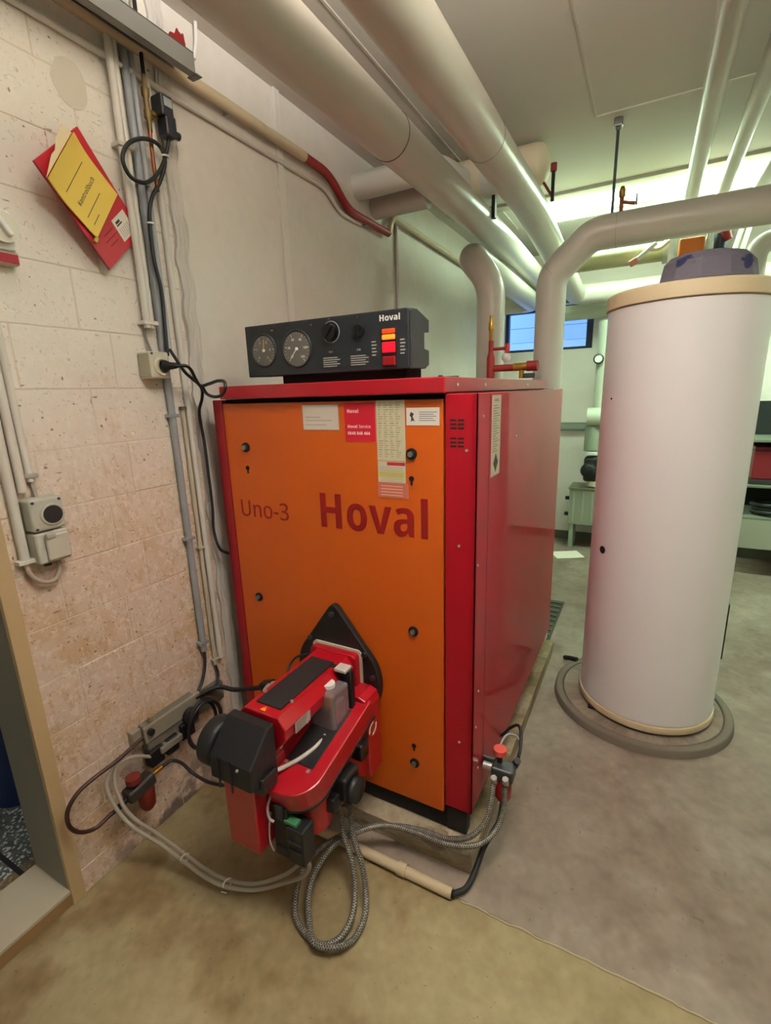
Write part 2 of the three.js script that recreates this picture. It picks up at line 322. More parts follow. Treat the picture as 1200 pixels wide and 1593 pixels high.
// ================================================================== LAMPS
function batten(name, label, c, len, wid, L, group) { // bare twin tubes on a batten hung a little below the ceiling
  const t = thing(name, label, 'ceiling lamp', [c[0], H, c[2]], group), y = H - c[1];
  put(t, 'housing', rb(len, 0.035, 0.05, 0.006), mt.white, [c[0], y, c[2]]);
  for (const e of [-0.31, 0.31]) put(t, 'hanger', cyl(0.004, c[1] - 0.017, 8), mt.zinc, [c[0] + e * len, (H + y + 0.0175) / 2, c[2]]);
  const glow = new THREE.MeshStandardMaterial({ color: 0xffffff, emissive: L.color, emissiveIntensity: 4.0, roughness: 0.4 });
  for (const s of [-1, 1]) {
    put(t, 'tube', cyl(0.013, len - 0.06, 16), glow, [c[0], y, c[2] + s * wid * 0.4], ROTZ);
    for (const e of [-1, 1]) put(t, 'socket', rb(0.025, 0.04, wid * 0.4, 0.004), mt.white, [c[0] + e * (len / 2 - 0.018), y, c[2] + s * wid * 0.22]);
  }
  for (const [dir, p] of [[-1, L.down], [1, L.up]]) { const l = new THREE.RectAreaLight(L.color, p, len - 0.06, wid); l.position.set(0, y - H + dir * 0.022, 0); l.rotation.x = dir * Math.PI / 2; l.name = 'light'; t.add(l); }
  return t;
}
batten('fluorescent_lamp', 'twin tube ceiling lamp over the front of the boiler room', [0.44, 0.28, 0.62], 1.10, 0.16, FRONT_LAMP);
batten('fluorescent_lamp', 'greenish glowing ceiling lamp seen between the pipes, left of the far row', [0.35, 0.06, -2.68], 1.5, 0.2, BACK_LAMP);
batten('fluorescent_lamp', 'greenish glowing ceiling lamp behind the three thin ceiling pipes', [1.95, 0.06, -2.68], 1.5, 0.2, BACK_LAMP);
batten('fluorescent_lamp', 'added unseen twin tube lamp brightening the corridor beyond the doorway', [-2.3, 0.06, 1.2], 1.2, 0.16, ADDED_CORRIDOR_LAMP);  // no lamp is visible there; added to brighten the corridor

// ================================================================== BOILER
const font = await new FontLoader().loadAsync('fonts/droid/droid_sans_bold.typeface.json');
const fontR = await new FontLoader().loadAsync('fonts/droid/droid_sans_regular.typeface.json');
function textGeo(s, f, h, wTarget) {
  const g = new TextGeometry(s, { font: f, size: h, depth: 0.0008, curveSegments: 8 }); g.computeBoundingBox(); const b = g.boundingBox;
  g.translate(-b.min.x, 0, 0); const k = wTarget / (b.max.x - b.min.x); g.scale(k, 1, 1); return g;
}
const boiler = thing('boiler', 'large red and orange floor-standing boiler cabinet with burner hatch', 'boiler', [-0.496, 0.075, -0.72]);
{
  const b = boiler;
  putBox(b, 'base_frame', [-0.95, 0.077, -1.40], [-0.05, 0.22, -0.012], mt.soot, 0.004);
  putBox(b, 'foot', [-0.09, 0.077, -0.048], [-0.02, 0.17, -0.008], mt.black, 0.003);
  putBox(b, 'body', [-0.955, 0.2, -1.44], [-0.045, 1.555, -0.028], mt.soot);
  const right = mergeGeometries([rb(0.018, 1.375, 1.455, 0.003).translate(-0.009, 0, -0.7275), rb(0.094, 1.375, 0.018, 0.003).translate(-0.047, 0, -0.009)]);
  const rp = put(b, 'side_panel', right, mt.red, [0, 0.8665, 0]);
  const left = mergeGeometries([rb(0.018, 1.375, 1.455, 0.003).translate(0.009, 0, -0.7275), rb(0.044, 1.375, 0.018, 0.003).translate(0.022, 0, -0.009)]);
  put(b, 'side_panel', left, mt.redFront, [-0.992, 0.8665, 0]);
  putBox(rp, 'panel_seam', [-0.0006, 0.18, -0.118], [0.0006, 1.552, -0.116], M(0x5c0510, 0.5));
  for (const [y, z] of [[1.49, -0.05], [1.06, -0.02], [0.50, -0.03], [0.62, -0.05], [1.40, -0.45], [0.32, -0.06]]) put(rp, 'screw', cyl(0.004, 0.003, 12), mt.zinc, [0.001, y, z], ROTZ);
  for (const [x, y] of [[-0.03, 1.40], [-0.05, 1.12], [-0.045, 0.45]]) put(rp, 'screw', cyl(0.004, 0.003, 12), mt.zinc, [x, y, 0.001], ROTX);
  for (let g = 0; g < 2; g++) for (let c = 0; c < 2; c++) for (let k = 0; k < 3; k++) putBox(rp, 'vent_slot', [-0.078 + c * 0.022, 1.408 + g * 0.05 + k * 0.011, -0.002], [-0.060 + c * 0.022, 1.413 + g * 0.05 + k * 0.011, 0.0006], mt.soot);
  const lab = canvasTex(128, 384, (g, w, h) => { g.fillStyle = '#d8d3c2'; g.fillRect(0, 0, w, h); g.fillStyle = '#555'; g.font = 'bold 20px sans-serif'; g.fillText('HOVAL', 30, 30); g.strokeStyle = '#888'; g.strokeRect(4, 4, w - 8, h - 8); for (let y = 46; y < 270; y += 12) { g.fillStyle = y % 36 ? '#888' : '#444'; g.fillRect(14, y, 40 + ((y * 37) % 60), 4); } g.fillStyle = '#2e2e2e'; g.beginPath(); g.moveTo(64, 275); g.lineTo(100, 322); g.lineTo(64, 370); g.lineTo(28, 322); g.fill(); });
  put(rp, 'rating_label', new THREE.BoxGeometry(0.0008, 0.243, 0.096), [M(0xd8d3c2, 0.6, { map: lab })].concat(Array(5).fill(mt.paper)), [0.0006, 1.424, -0.185], null, 'tall white printed label with a dark diamond mark');
  // cover with its front lip
  const cv = putBox(b, 'top_cover', [-0.93, 1.556, -1.455], [-0.086, 1.60, 0.022], mt.redFront, 0.004);
  for (const z of [-0.08, -0.35, -1.0]) put(cv, 'screw', cyl(0.005, 0.003, 12), mt.zinc, [-0.085, 1.578, z], ROTZ);
  // door
  const door = putBox(b, 'door', [-0.944, 0.146, -0.024], [-0.100, 1.541, 0.0], mt.orange, 0.003);
  for (const [x, y, k] of [[-0.849, 1.388, -0.074], [-0.198, 1.385, -0.074], [-0.857, 0.813, 0], [-0.202, 0.812, 0], [-0.206, 0.308, 0.068], [-0.86, 0.308, 0.068]]) {
    const s = put(door, 'door_bolt', cyl(0.017, 0.006, 24), mt.black, [x, y, 0.002], ROTX); put(s, 'bolt_head', cyl(0.009, 0.012, 6), mt.steel, [x, y, 0.008], ROTX);
    if (k) { put(door, 'keyhole', cyl(0.008, 0.003, 16), mt.soot, [x - 0.002, y + k, 0.001], ROTX); putBox(door, 'keyhole', [x - 0.005, y + k - 0.02, -0.001], [x + 0.001, y + k, 0.0018], mt.soot, 0.0005); }
  }
  put(door, 'lettering', textGeo('Hoval', font, 0.118, 0.392), mt.letter, [-0.540, 1.128, 0.0002], null, 'large dark red lettering Hoval');
  put(door, 'lettering', textGeo('Uno-3', fontR, 0.062, 0.222), mt.letter, [-0.902, 1.133, 0.0002], null, 'thin dark red lettering Uno-3');
  const stick = (x0, y0, x1, y1, tex, label, rot = 0) => put(door, 'sticker', new THREE.BoxGeometry(x1 - x0, y1 - y0, 0.0008), [mt.paper, mt.paper, mt.paper, mt.paper, M(0xffffff, 0.6, { map: tex }), mt.paper], [(x0 + x1) / 2, (y0 + y1) / 2, 0.0007], [0, 0, rot], label);
  stick(-0.588, 1.452, -0.448, 1.532, canvasTex(256, 160, (g, w, h) => { g.fillStyle = '#dccfc2'; g.fillRect(0, 0, w, h); g.strokeStyle = '#a59a90'; g.lineWidth = 3; g.strokeRect(1, 1, w - 2, h - 2); g.fillStyle = '#8e857e'; g.font = '15px sans-serif'; g.fillText('Inbetriebnahme', 20, 84); g.fillRect(20, 98, 190, 3); g.fillRect(20, 126, 150, 3); }), 'plain greyish paper sticker with a torn top edge');
  stick(-0.426, 1.418, -0.316, 1.535, canvasTex(256, 272, (g, w, h) => { g.fillStyle = '#c4122c'; g.fillRect(0, 0, w, h); g.fillStyle = '#f4e3de'; g.font = 'bold 36px sans-serif'; g.fillText('Hoval', 22, 70); g.font = 'bold 31px sans-serif'; g.fillText('Hoval', 22, 176); g.font = '31px sans-serif'; g.fillText('Service', 118, 176); g.font = 'bold 31px sans-serif'; g.fillText('0848 848 464', 22, 224); }), 'red service sticker with white lettering');
  stick(-0.313, 1.362, -0.218, 1.540, canvasTex(192, 352, (g, w, h) => { g.fillStyle = '#c9c2a2'; g.fillRect(0, 0, w, h); for (let y = 12; y < 336; y += 13) for (let x = 10; x < 170; x += 40) { g.fillStyle = ['#8f9478', '#7c7d68', '#a49d84', '#b27f5a'][(y * 7 + x) % 4]; g.fillRect(x, y, 14 + ((y * x) % 22), 4); } }), 'tall service record sticker full of small print');
  stick(-0.313, 1.296, -0.219, 1.360, canvasTex(192, 128, (g, w, h) => { g.fillStyle = '#c8c0a4'; g.fillRect(0, 0, w, h); g.fillStyle = '#b02038'; g.fillRect(66, 4, 122, 20); g.fillStyle = '#c9ba58'; g.fillRect(6, 66, 180, 30); g.fillStyle = '#9b9680'; for (let y = 34; y < 120; y += 12) g.fillRect(12, y, 160, 3); }), 'small yellow and cream sticker with a red bar');
  stick(-0.316, 1.248, -0.212, 1.294, canvasTex(192, 88, (g, w, h) => { g.fillStyle = '#c46a58'; g.fillRect(0, 0, w, h); g.fillStyle = '#dfb0a2'; for (let y = 16; y < 80; y += 18) g.fillRect(20, y, 140, 5); }), 'faded pinkish red sticker strip');
  stick(-0.213, 1.468, -0.110, 1.518, canvasTex(256, 128, (g, w, h) => { g.fillStyle = '#e6ddd2'; g.fillRect(0, 0, w, h); g.fillStyle = '#333a44'; g.beginPath(); g.moveTo(36, 30); g.lineTo(60, 44); g.lineTo(50, 64); g.lineTo(66, 100); g.lineTo(48, 92); g.lineTo(34, 104); g.lineTo(40, 72); g.lineTo(26, 56); g.fill(); g.fillStyle = '#6d7686'; for (let y = 30; y < 105; y += 15) g.fillRect(100, y, 100 + (y * 13) % 44, 5); }), 'white sticker with a black emblem and fine print');
}

// ================================================================== CONTROL PANEL
{
  const t = thing('control_panel', 'black boiler control panel with two round gauges on top of the boiler', 'control panel', [-0.515, 1.60, -0.1]);
  putBox(t, 'base', [-0.70, 1.601, -0.16], [-0.235, 1.632, -0.05], mt.soot, 0.003);
  const prof = [[0, 1.628], [0, 1.786], [0.006, 1.793], [0.04, 1.795], [0.127, 1.772], [0.127, 1.737], [0.092, 1.733], [0.092, 1.688], [0.127, 1.684], [0.127, 1.642], [0.10, 1.630]];
  const g = extrude(prof, 0.616, 0.003); g.rotateY(Math.PI / 2); // profile x -> -z
  put(t, 'housing', g, mt.charcoal, [-0.826, 0, -0.032]);
  const fp = putBox(t, 'front_plate', [-0.830, 1.627, -0.036], [-0.214, 1.793, -0.027], M(0x1d2126, 0.42), 0.004);
  const z = -0.0262;
  const dial = (a0, unit) => canvasTex(256, 256, (g) => { g.fillStyle = '#5d5b55'; g.fillRect(0, 0, 256, 256); g.translate(128, 128); g.strokeStyle = '#cfcbc0'; for (let k = 0; k <= 20; k++) { const a = 2.3 + k / 20 * 4.9; g.lineWidth = k % 4 ? 2 : 5; g.beginPath(); g.moveTo(Math.cos(a) * 112, Math.sin(a) * 112); g.lineTo(Math.cos(a) * (k % 4 ? 100 : 92), Math.sin(a) * (k % 4 ? 100 : 92)); g.stroke(); } g.fillStyle = '#d8d2c4'; g.font = 'bold 24px sans-serif'; for (let k = 0; k <= 5; k++) { const a = 2.3 + k / 5 * 4.9; g.fillText(unit[k], Math.cos(a) * 72 - 14, Math.sin(a) * 72 + 8); } });
  for (const [x, y, r, u, a] of [[-0.751, 1.711, 0.051, ['0', '1', '2', '3', '4', '5'], 1.5], [-0.613, 1.708, 0.056, ['20', '40', '60', '80', '100', '120'], -2.3]]) {
    const gg = put(fp, 'gauge', new THREE.TorusGeometry(r, 0.0035, 10, 48), mt.charcoal, [x, y, z]);
    put(gg, 'dial', new THREE.CircleGeometry(r, 48), M(0xffffff, 0.5, { map: dial(0, u) }), [x, y, z + 0.0004]);
    const nd = bx(r * 0.78, 0.003, 0.0012); nd.translate(r * 0.3, 0, 0); put(gg, 'needle', nd, M(a > 0 ? 0xc09a50 : 0xd8d0b8, 0.5), [x, y, z + 0.002], [0, 0, a]);
    put(gg, 'needle_hub', cyl(0.005, 0.003, 16), mt.white, [x, y, z + 0.002], ROTX);
  }
  const kn = put(fp, 'knob', cyl(0.024, 0.016, 32), mt.blackGloss, [-0.478, 1.748, z + 0.008], ROTX); put(kn, 'knob_pointer', rb(0.007, 0.046, 0.008, 0.002), mt.black, [-0.478, 1.748, z + 0.018], [0, 0, -0.6]);
  put(fp, 'dial_ring', new THREE.TorusGeometry(0.031, 0.0012, 8, 48), M(0x9a988e, 0.5), [-0.478, 1.748, z]);
  const k2 = put(fp, 'knob', cyl(0.018, 0.012, 32), mt.blackGloss, [-0.376, 1.743, z + 0.006], ROTX); put(k2, 'knob_slot', rb(0.004, 0.024, 0.004, 0.001), mt.soot, [-0.376, 1.743, z + 0.012]);
  const lampM = (c, e) => new THREE.MeshStandardMaterial({ color: c, roughness: 0.3, emissive: c, emissiveIntensity: e });
  putBox(fp, 'switch_column', [-0.303, 1.636, z - 0.002], [-0.251, 1.745, z + 0.001], mt.black, 0.002);
  for (const [y, h, c, e, n] of [[1.734, 0.014, 0xc04018, 0.25, 'indicator_lamp'], [1.718, 0.014, 0xf0902c, 0.55, 'indicator_lamp'], [1.690, 0.030, 0xd0142c, 0.4, 'rocker_switch'], [1.652, 0.026, 0x7a0612, 0.1, 'rocker_switch']]) put(fp, n, rb(0.042, h, 0.008, 0.003), lampM(c, e), [-0.277, y, z + 0.003]);
  put(fp, 'lettering', textGeo('Hoval', font, 0.017, 0.066), mt.white, [-0.306, 1.763, z + 0.0003]);
  const tag = (x, y, w, h, s) => put(fp, 'legend', new THREE.PlaneGeometry(w, h), M(0xffffff, 0.6, { map: canvasTex(128, 64, (g) => { g.fillStyle = '#1d2126'; g.fillRect(0, 0, 128, 64); g.fillStyle = '#b9b6ac'; if (s.length) { g.font = 'bold 34px sans-serif'; g.fillText(s, 16, 44); } else for (let k = 6; k < 60; k += 12) g.fillRect(6, k, 84 + (k * 7) % 34, 4); }) }), [x, y, z + 0.0006]);
  tag(-0.705, 1.772, 0.026, 0.012, 'bar'); tag(-0.545, 1.775, 0.026, 0.012, '°C'); tag(-0.478, 1.790 - 0.004, 0.022, 0.010, 'T 1'); tag(-0.376, 1.782, 0.014, 0.010, 'S'); tag(-0.478, 1.690, 0.030, 0.013, 'TR 1'); tag(-0.376, 1.690, 0.030, 0.013, 'STB'); tag(-0.478, 1.660, 0.075, 0.034, ''); tag(-0.376, 1.660, 0.075, 0.034, ''); tag(-0.326, 1.69, 0.02, 0.05, ''); tag(-0.232, 1.69, 0.02, 0.05, '');
}

// ================================================================== BURNER
{
  const t = thing('oil_burner', 'red oil burner with black intake hood bolted to the boiler door', 'burner', [-0.47, 0.27, 0.0]);
  { // black hatch plate: disc with a pointed top
    const s = new THREE.Shape(), cx = -0.492, cy = 0.588, r = 0.172; s.moveTo(cx + r * Math.cos(0.72), cy + r * Math.sin(0.72)); s.lineTo(-0.478, 0.846); s.quadraticCurveTo(-0.497, 0.868, -0.516, 0.846); s.lineTo(cx - r * Math.cos(0.72), cy + r * Math.sin(0.72)); s.absarc(cx, cy, r, Math.PI - 0.72, Math.PI * 2 + 0.72, false);
    const g = new THREE.ExtrudeGeometry(s, { depth: 0.018, bevelEnabled: true, bevelSize: 0.004, bevelThickness: 0.004, bevelOffset: -0.004, bevelSegments: 2, curveSegments: 48 });
    const fl = put(t, 'hatch_plate', g, mt.black, [0, 0, 0.006]);
    for (const [x, y] of [[-0.50, 0.825], [-0.60, 0.715], [-0.375, 0.70], [-0.345, 0.62]]) put(fl, 'nut', cyl(0.010, 0.010, 6), mt.darkSteel, [x, y, 0.032], ROTX);
  }
  const rr = (x0, y0, x1, y1, r) => { const s = new THREE.Shape(); s.moveTo(x0 + r, y0); s.lineTo(x1 - r, y0); s.absarc(x1 - r, y0 + r, r, -Math.PI / 2, 0); s.lineTo(x1, y1 - r); s.absarc(x1 - r, y1 - r, r, 0, Math.PI / 2); s.lineTo(x0 + r, y1); s.absarc(x0 + r, y1 - r, r, Math.PI / 2, Math.PI); s.lineTo(x0, y0 + r); s.absarc(x0 + r, y0 + r, r, Math.PI, 1.5 * Math.PI); return s; };
  const ex = (s, d, b = 0.003) => new THREE.ExtrudeGeometry(s, { depth: d, bevelEnabled: b > 0, bevelSize: b, bevelThickness: b, bevelOffset: -b, bevelSegments: 2, curveSegments: 16 });
  put(t, 'gasket', ex(rr(-0.588, 0.40, -0.384, 0.712, 0.02), 0.004, 0.001), M(0xc9c2b0, 0.6), [0, 0, 0.029]);
  put(t, 'flange', ex(rr(-0.580, 0.40, -0.392, 0.704, 0.018), 0.022), mt.burnerRed, [0, 0, 0.037]);
  { // head box, chamfered on both long edges
    const g = ex(new THREE.Shape([[-0.570, 0.47], [-0.478, 0.47], [-0.462, 0.56], [-0.403, 0.632], [-0.400, 0.665], [-0.425, 0.698], [-0.548, 0.698], [-0.570, 0.675]].map(p => new THREE.Vector2(...p))), 0.352, 0.004);
    const h = put(t, 'head_box', g, mt.burnerRed, [0, 0, 0.062]);
    const lid = putBox(h, 'label_plate', [-0.530, 0.6975, 0.118], [-0.440, 0.7035, 0.386], M(0x141416, 0.65), 0.001);
    put(h, 'screw', cyl(0.005, 0.006, 12), mt.zinc, [-0.537, 0.703, 0.34]); put(h, 'screw', cyl(0.005, 0.006, 12), mt.zinc, [-0.432, 0.703, 0.345]);
    const wt = canvasTex(64, 64, (g2) => { g2.fillStyle = '#b40c1c'; g2.fillRect(0, 0, 64, 64); g2.fillStyle = '#e8a81c'; g2.beginPath(); g2.moveTo(32, 6); g2.lineTo(60, 58); g2.lineTo(4, 58); g2.fill(); g2.fillStyle = '#111'; g2.fillRect(29, 24, 6, 20); g2.fillRect(29, 48, 6, 6); });
    put(h, 'warning_triangle', new THREE.BoxGeometry(0.022, 0.0006, 0.022), [mt.burnerRed, mt.burnerRed, M(0xffffff, 0.5, { map: wt }), mt.burnerRed, mt.burnerRed, mt.burnerRed], [-0.487, 0.6988, 0.400]);
    const rl = canvasTex(96, 64, (g2) => { g2.fillStyle = '#a8a29c'; g2.fillRect(0, 0, 96, 64); g2.fillStyle = '#55504e'; for (let y = 8; y < 60; y += 9) g2.fillRect(8, y, 50 + (y * 11) % 34, 4); });
    put(h, 'type_plate', new THREE.BoxGeometry(0.0008, 0.034, 0.07), [M(0xffffff, 0.4, { map: rl })].concat(Array(5).fill(mt.zinc)), [-0.3975, 0.648, 0.345]);
    put(h, 'screw', cyl(0.007, 0.006, 12), mt.zinc, [-0.445, 0.585, 0.395], ROTZ); put(h, 'screw', cyl(0.006, 0.006, 12), mt.zinc, [-0.42, 0.61, 0.30], ROTZ);
    put(h, 'vent_slot', rb(0.004, 0.008, 0.06, 0.002), mt.black, [-0.3965, 0.672, 0.12]); put(h, 'vent_slot', rb(0.004, 0.008, 0.06, 0.002), mt.black, [-0.3965, 0.655, 0.13]);
  }
  { // fan housing: round-nosed body in plan, higher block against the door
    const NZ = 0.44, SL = 0.23, plan = new THREE.Shape(); plan.moveTo(-0.575, 0.375); plan.lineTo(-0.318, 0.375); plan.lineTo(-0.318, 0.085); plan.bezierCurveTo(-0.318, 0.03, -0.36, -0.005, -0.41, -0.005); plan.bezierCurveTo(-0.47, -0.005, -0.50, 0.01, -0.505, 0.05); plan.lineTo(-0.575, 0.06); // (x, NZ - z), sloping up towards the door
    const g = ex(plan, 0.062, 0.004); g.rotateX(-Math.PI / 2);
    const fh = put(t, 'fan_housing', g, mt.burnerRed, [0, 0.428, NZ], [SL, 0, 0]); const onTop = (x, zl, h = 0) => [x, 0.428 + (0.062 + h) * Math.cos(SL) + zl * Math.sin(SL), NZ - zl * Math.cos(SL) + (0.062 + h) * Math.sin(SL)];
    const g2 = ex(new THREE.Shape([[-0.575, 0.29], [-0.321, 0.29], [-0.321, 0.555], [-0.331, 0.58], [-0.355, 0.59], [-0.42, 0.59], [-0.575, 0.56]].map(p => new THREE.Vector2(...p))), 0.075, 0.004);
    put(t, 'rear_block', g2, mt.burnerRed, [0, 0, 0.032]);
    putBox(t, 'lower_housing', [-0.565, 0.30, 0.10], [-0.336, 0.455, 0.27], mt.burnerRed, 0.012); putBox(t, 'lower_housing', [-0.56, 0.40, 0.10], [-0.338, 0.49, 0.20], mt.burnerRed, 0.012);
    const rim = ex(new THREE.Shape(plan.getPoints(16).map(p => new THREE.Vector2(-0.44 + (p.x + 0.44) * 1.012, p.y * 1.008))), 0.008, 0.001); rim.rotateX(-Math.PI / 2);
    put(t, 'housing_gasket', rim, mt.black, [0, 0.418, NZ - 0.001], [SL, 0, 0]);
    const cp = (n, w, h, d, x, zl, m) => put(t, n, rb(w, h, d, 0.002), m, onTop(x, zl, h / 2), [SL, 0, 0]);
    cp('cover_plate', 0.098, 0.006, 0.225, -0.408, 0.205, mt.black);
    for (const [x, zl] of [[-0.368, 0.082], [-0.45, 0.085]]) put(t, 'screw', cyl(0.006, 0.006, 12), mt.zinc, onTop(x, zl, 0.004), [SL, 0, 0]);
    for (const r of [0.9, 0.9 + Math.PI]) { const s = new THREE.Shape(); s.absarc(0, 0, 0.026, 0.45, Math.PI - 0.45); s.absarc(0, 0, 0.017, Math.PI - 0.6, 0.6, true); const d = new THREE.ExtrudeGeometry(s, { depth: 0.0008, bevelEnabled: false, curveSegments: 16 }); d.rotateZ(r); put(t, 'white_arc_mark', d, mt.paper, [-0.3202, 0.468, 0.085], [0, Math.PI / 2, 0]); }
    put(t, 'screw', cyl(0.007, 0.008, 12), mt.zinc, [-0.335, 0.445, 0.385], ROTZ);
  }
  put(t, 'motor', lathe([[0, 0.262], [0.062, 0.262], [0.072, 0.272], [0.074, 0.43], [0, 0.43]], 36), mt.burnerRed, [-0.425, 0, 0.315]);
  putBox(t, 'air_box', [-0.577, 0.288, 0.36], [-0.462, 0.54, 0.50], mt.burnerRed, 0.006);
  { // black intake hood, folded over the front
    const pr = [[-0.428, 0.688], [-0.455, 0.688], [-0.530, 0.61], [-0.534, 0.545], [-0.515, 0.532], [-0.428, 0.52]]; // (-z, y)
    const g = extrude(pr, 0.140, 0.006); g.rotateY(Math.PI / 2); // x -> -z
    const hd = put(t, 'intake_hood', g, mt.charcoal, [-0.575, 0, 0]); hd.material = M(0x121316, 0.5);
    putBox(hd, 'hood_clip', [-0.478, 0.512, 0.445], [-0.418, 0.565, 0.505], mt.blackGloss, 0.006);
    put(hd, 'screw', cyl(0.004, 0.005, 12), mt.zinc, [-0.475, 0.60, 0.534], ROTX);
    const rib = bx(0.004, 0.10, 0.004); put(hd, 'hood_rib', rib, mt.black, [-0.545, 0.57, 0.535]); put(hd, 'hood_rib', rib, mt.black, [-0.50, 0.57, 0.535]);
  }
  { const dm = put(t, 'air_damper', lathe([[0, 0], [0.058, 0], [0.070, 0.012], [0.070, 0.05], [0.05, 0.062], [0, 0.062]], 40), M(0x101114, 0.55), [-0.592, 0.585, 0.455], [0, 0, Math.PI / 2]); put(dm, 'damper_axle', cyl(0.012, 0.02, 16), mt.darkSteel, [-0.66, 0.585, 0.455], ROTZ); }
  { // clear-capped air pressure switch on the cover plate
    const ps = putBox(t, 'pressure_switch', [-0.468, 0.515, 0.120], [-0.360, 0.70, 0.142], mt.black, 0.004);
    putBox(ps, 'clear_cap', [-0.462, 0.520, 0.143], [-0.366, 0.668, 0.235], Ph(0xcdbfc4, 0.12, { transmission: 0.72, thickness: 0, ior: 1.45 }), 0.012);
    put(ps, 'setting_dial', cyl(0.021, 0.012, 24), mt.white, [-0.410, 0.675, 0.195]); put(ps, 'dial_core', cyl(0.017, 0.055, 20), mt.yellow, [-0.410, 0.634, 0.205]);
    putBox(ps, 'switch_body', [-0.452, 0.524, 0.155], [-0.394, 0.585, 0.215], M(0x3a2a2e, 0.5), 0.006); putBox(ps, 'terminal', [-0.39, 0.53, 0.16], [-0.372, 0.62, 0.21], M(0x8d8288, 0.4), 0.004);
    putBox(ps, 'connector', [-0.412, 0.701, 0.120], [-0.368, 0.712, 0.160], M(0xb9b6b0, 0.5), 0.003);
    put(ps, 'hose_nipple', cyl(0.010, 0.024, 16), M(0xc4bfb4, 0.5), [-0.392, 0.532, 0.246], ROTX);
  }
  putSweep(t, 'air_tube', curve([[-0.392, 0.532, 0.255], [-0.394, 0.530, 0.300], [-0.412, 0.522, 0.350], [-0.436, 0.518, 0.395], [-0.452, 0.525, 0.44]]), 0.0065, M(0xc2bab2, 0.5), 10);
  { // pump and solenoid on the right flank
    const pb = put(t, 'oil_pump', rb(0.075, 0.085, 0.085, 0.012), mt.black, [-0.340, 0.385, 0.245]);
    put(pb, 'pump_cover', lathe([[0, 0], [0.034, 0], [0.038, 0.006], [0.038, 0.026], [0, 0.03]], 28), M(0x18181b, 0.5), [-0.304, 0.375, 0.25], [0, 0, -Math.PI / 2]);
    put(pb, 'pump_cover', cyl(0.026, 0.05, 20), M(0x1c1c20, 0.5), [-0.358, 0.322, 0.235]); put(pb, 'solenoid', rb(0.05, 0.06, 0.05, 0.008), mt.blackGloss, [-0.323, 0.452, 0.17]);
    for (const [x, y, z, r] of [[-0.365, 0.430, 0.290, 0.007], [-0.348, 0.432, 0.285, 0.007], [-0.302, 0.34, 0.278, 0.011], [-0.325, 0.487, 0.165, 0.008]]) put(pb, 'cap_nut', cyl(r, 0.018, 6), r > 0.01 ? mt.darkSteel : mt.zinc, [x, y, z], ROTX);
    for (const [x, z] of [[-0.388, 0.218], [-0.360, 0.195]]) { put(t, 'hose_fitting', cyl(0.010, 0.05, 6), mt.brass, [x, 0.255, z]); }
    putBox(t, 'pump_bracket', [-0.440, 0.28, 0.18], [-0.340, 0.345, 0.25], mt.black, 0.006);
    put(pb, 'pump_block', rb(0.06, 0.05, 0.05, 0.006), M(0x1d1d22, 0.4), [-0.358, 0.35, 0.296]);
  }
  { // plug connector block under the nose
    const c = putBox(t, 'connector_block', [-0.448, 0.297, 0.40], [-0.395, 0.432, 0.452], mt.black, 0.004);
    putBox(c, 'plug', [-0.392, 0.267, 0.405], [-0.335, 0.387, 0.462], M(0x131416, 0.5), 0.006); putBox(c, 'plug', [-0.446, 0.262, 0.405], [-0.398, 0.297, 0.455], M(0x131416, 0.5), 0.004);
    putBox(c, 'green_latch', [-0.405, 0.388, 0.43], [-0.360, 0.400, 0.455], M(0x2f6b45, 0.6), 0.003); putBox(c, 'plug_rib', [-0.388, 0.312, 0.4625], [-0.34, 0.318, 0.466], mt.charcoal, 0.001); putBox(c, 'plug_rib', [-0.388, 0.342, 0.4625], [-0.34, 0.348, 0.466], mt.charcoal, 0.001);
    putBox(c, 'plug', [-0.43, 0.397, 0.43], [-0.405, 0.442, 0.46], mt.charcoal, 0.004);
  }
  putSweep(t, 'sensor_wire', curve([[-0.455, 0.455, 0.44], [-0.452, 0.43, 0.462], [-0.44, 0.405, 0.472], [-0.428, 0.395, 0.468]]), 0.004, M(0xa49a98, 0.5), 8);
  putSweep(t, 'sensor_wire', curve([[-0.455, 0.40, 0.45], [-0.457, 0.35, 0.46], [-0.452, 0.31, 0.466], [-0.448, 0.275, 0.46]]), 0.003, M(0xa49a98, 0.5), 8);
  putSweep(t, 'ignition_wire', curve([[-0.585, 0.60, 0.20], [-0.60, 0.66, 0.16], [-0.61, 0.67, 0.10], [-0.59, 0.66, 0.05]]), 0.004, mt.cableBlack, 8);
  const mh = put(t, 'flame_sensor', cyl(0.018, 0.07, 20), mt.zinc, [-0.590, 0.62, 0.25], [0.5, 0, 0.5]); put(mh, 'sensor_cap', cyl(0.014, 0.03, 16), mt.brass, [-0.605, 0.585, 0.285], [0.5, 0, 0.5]);
}

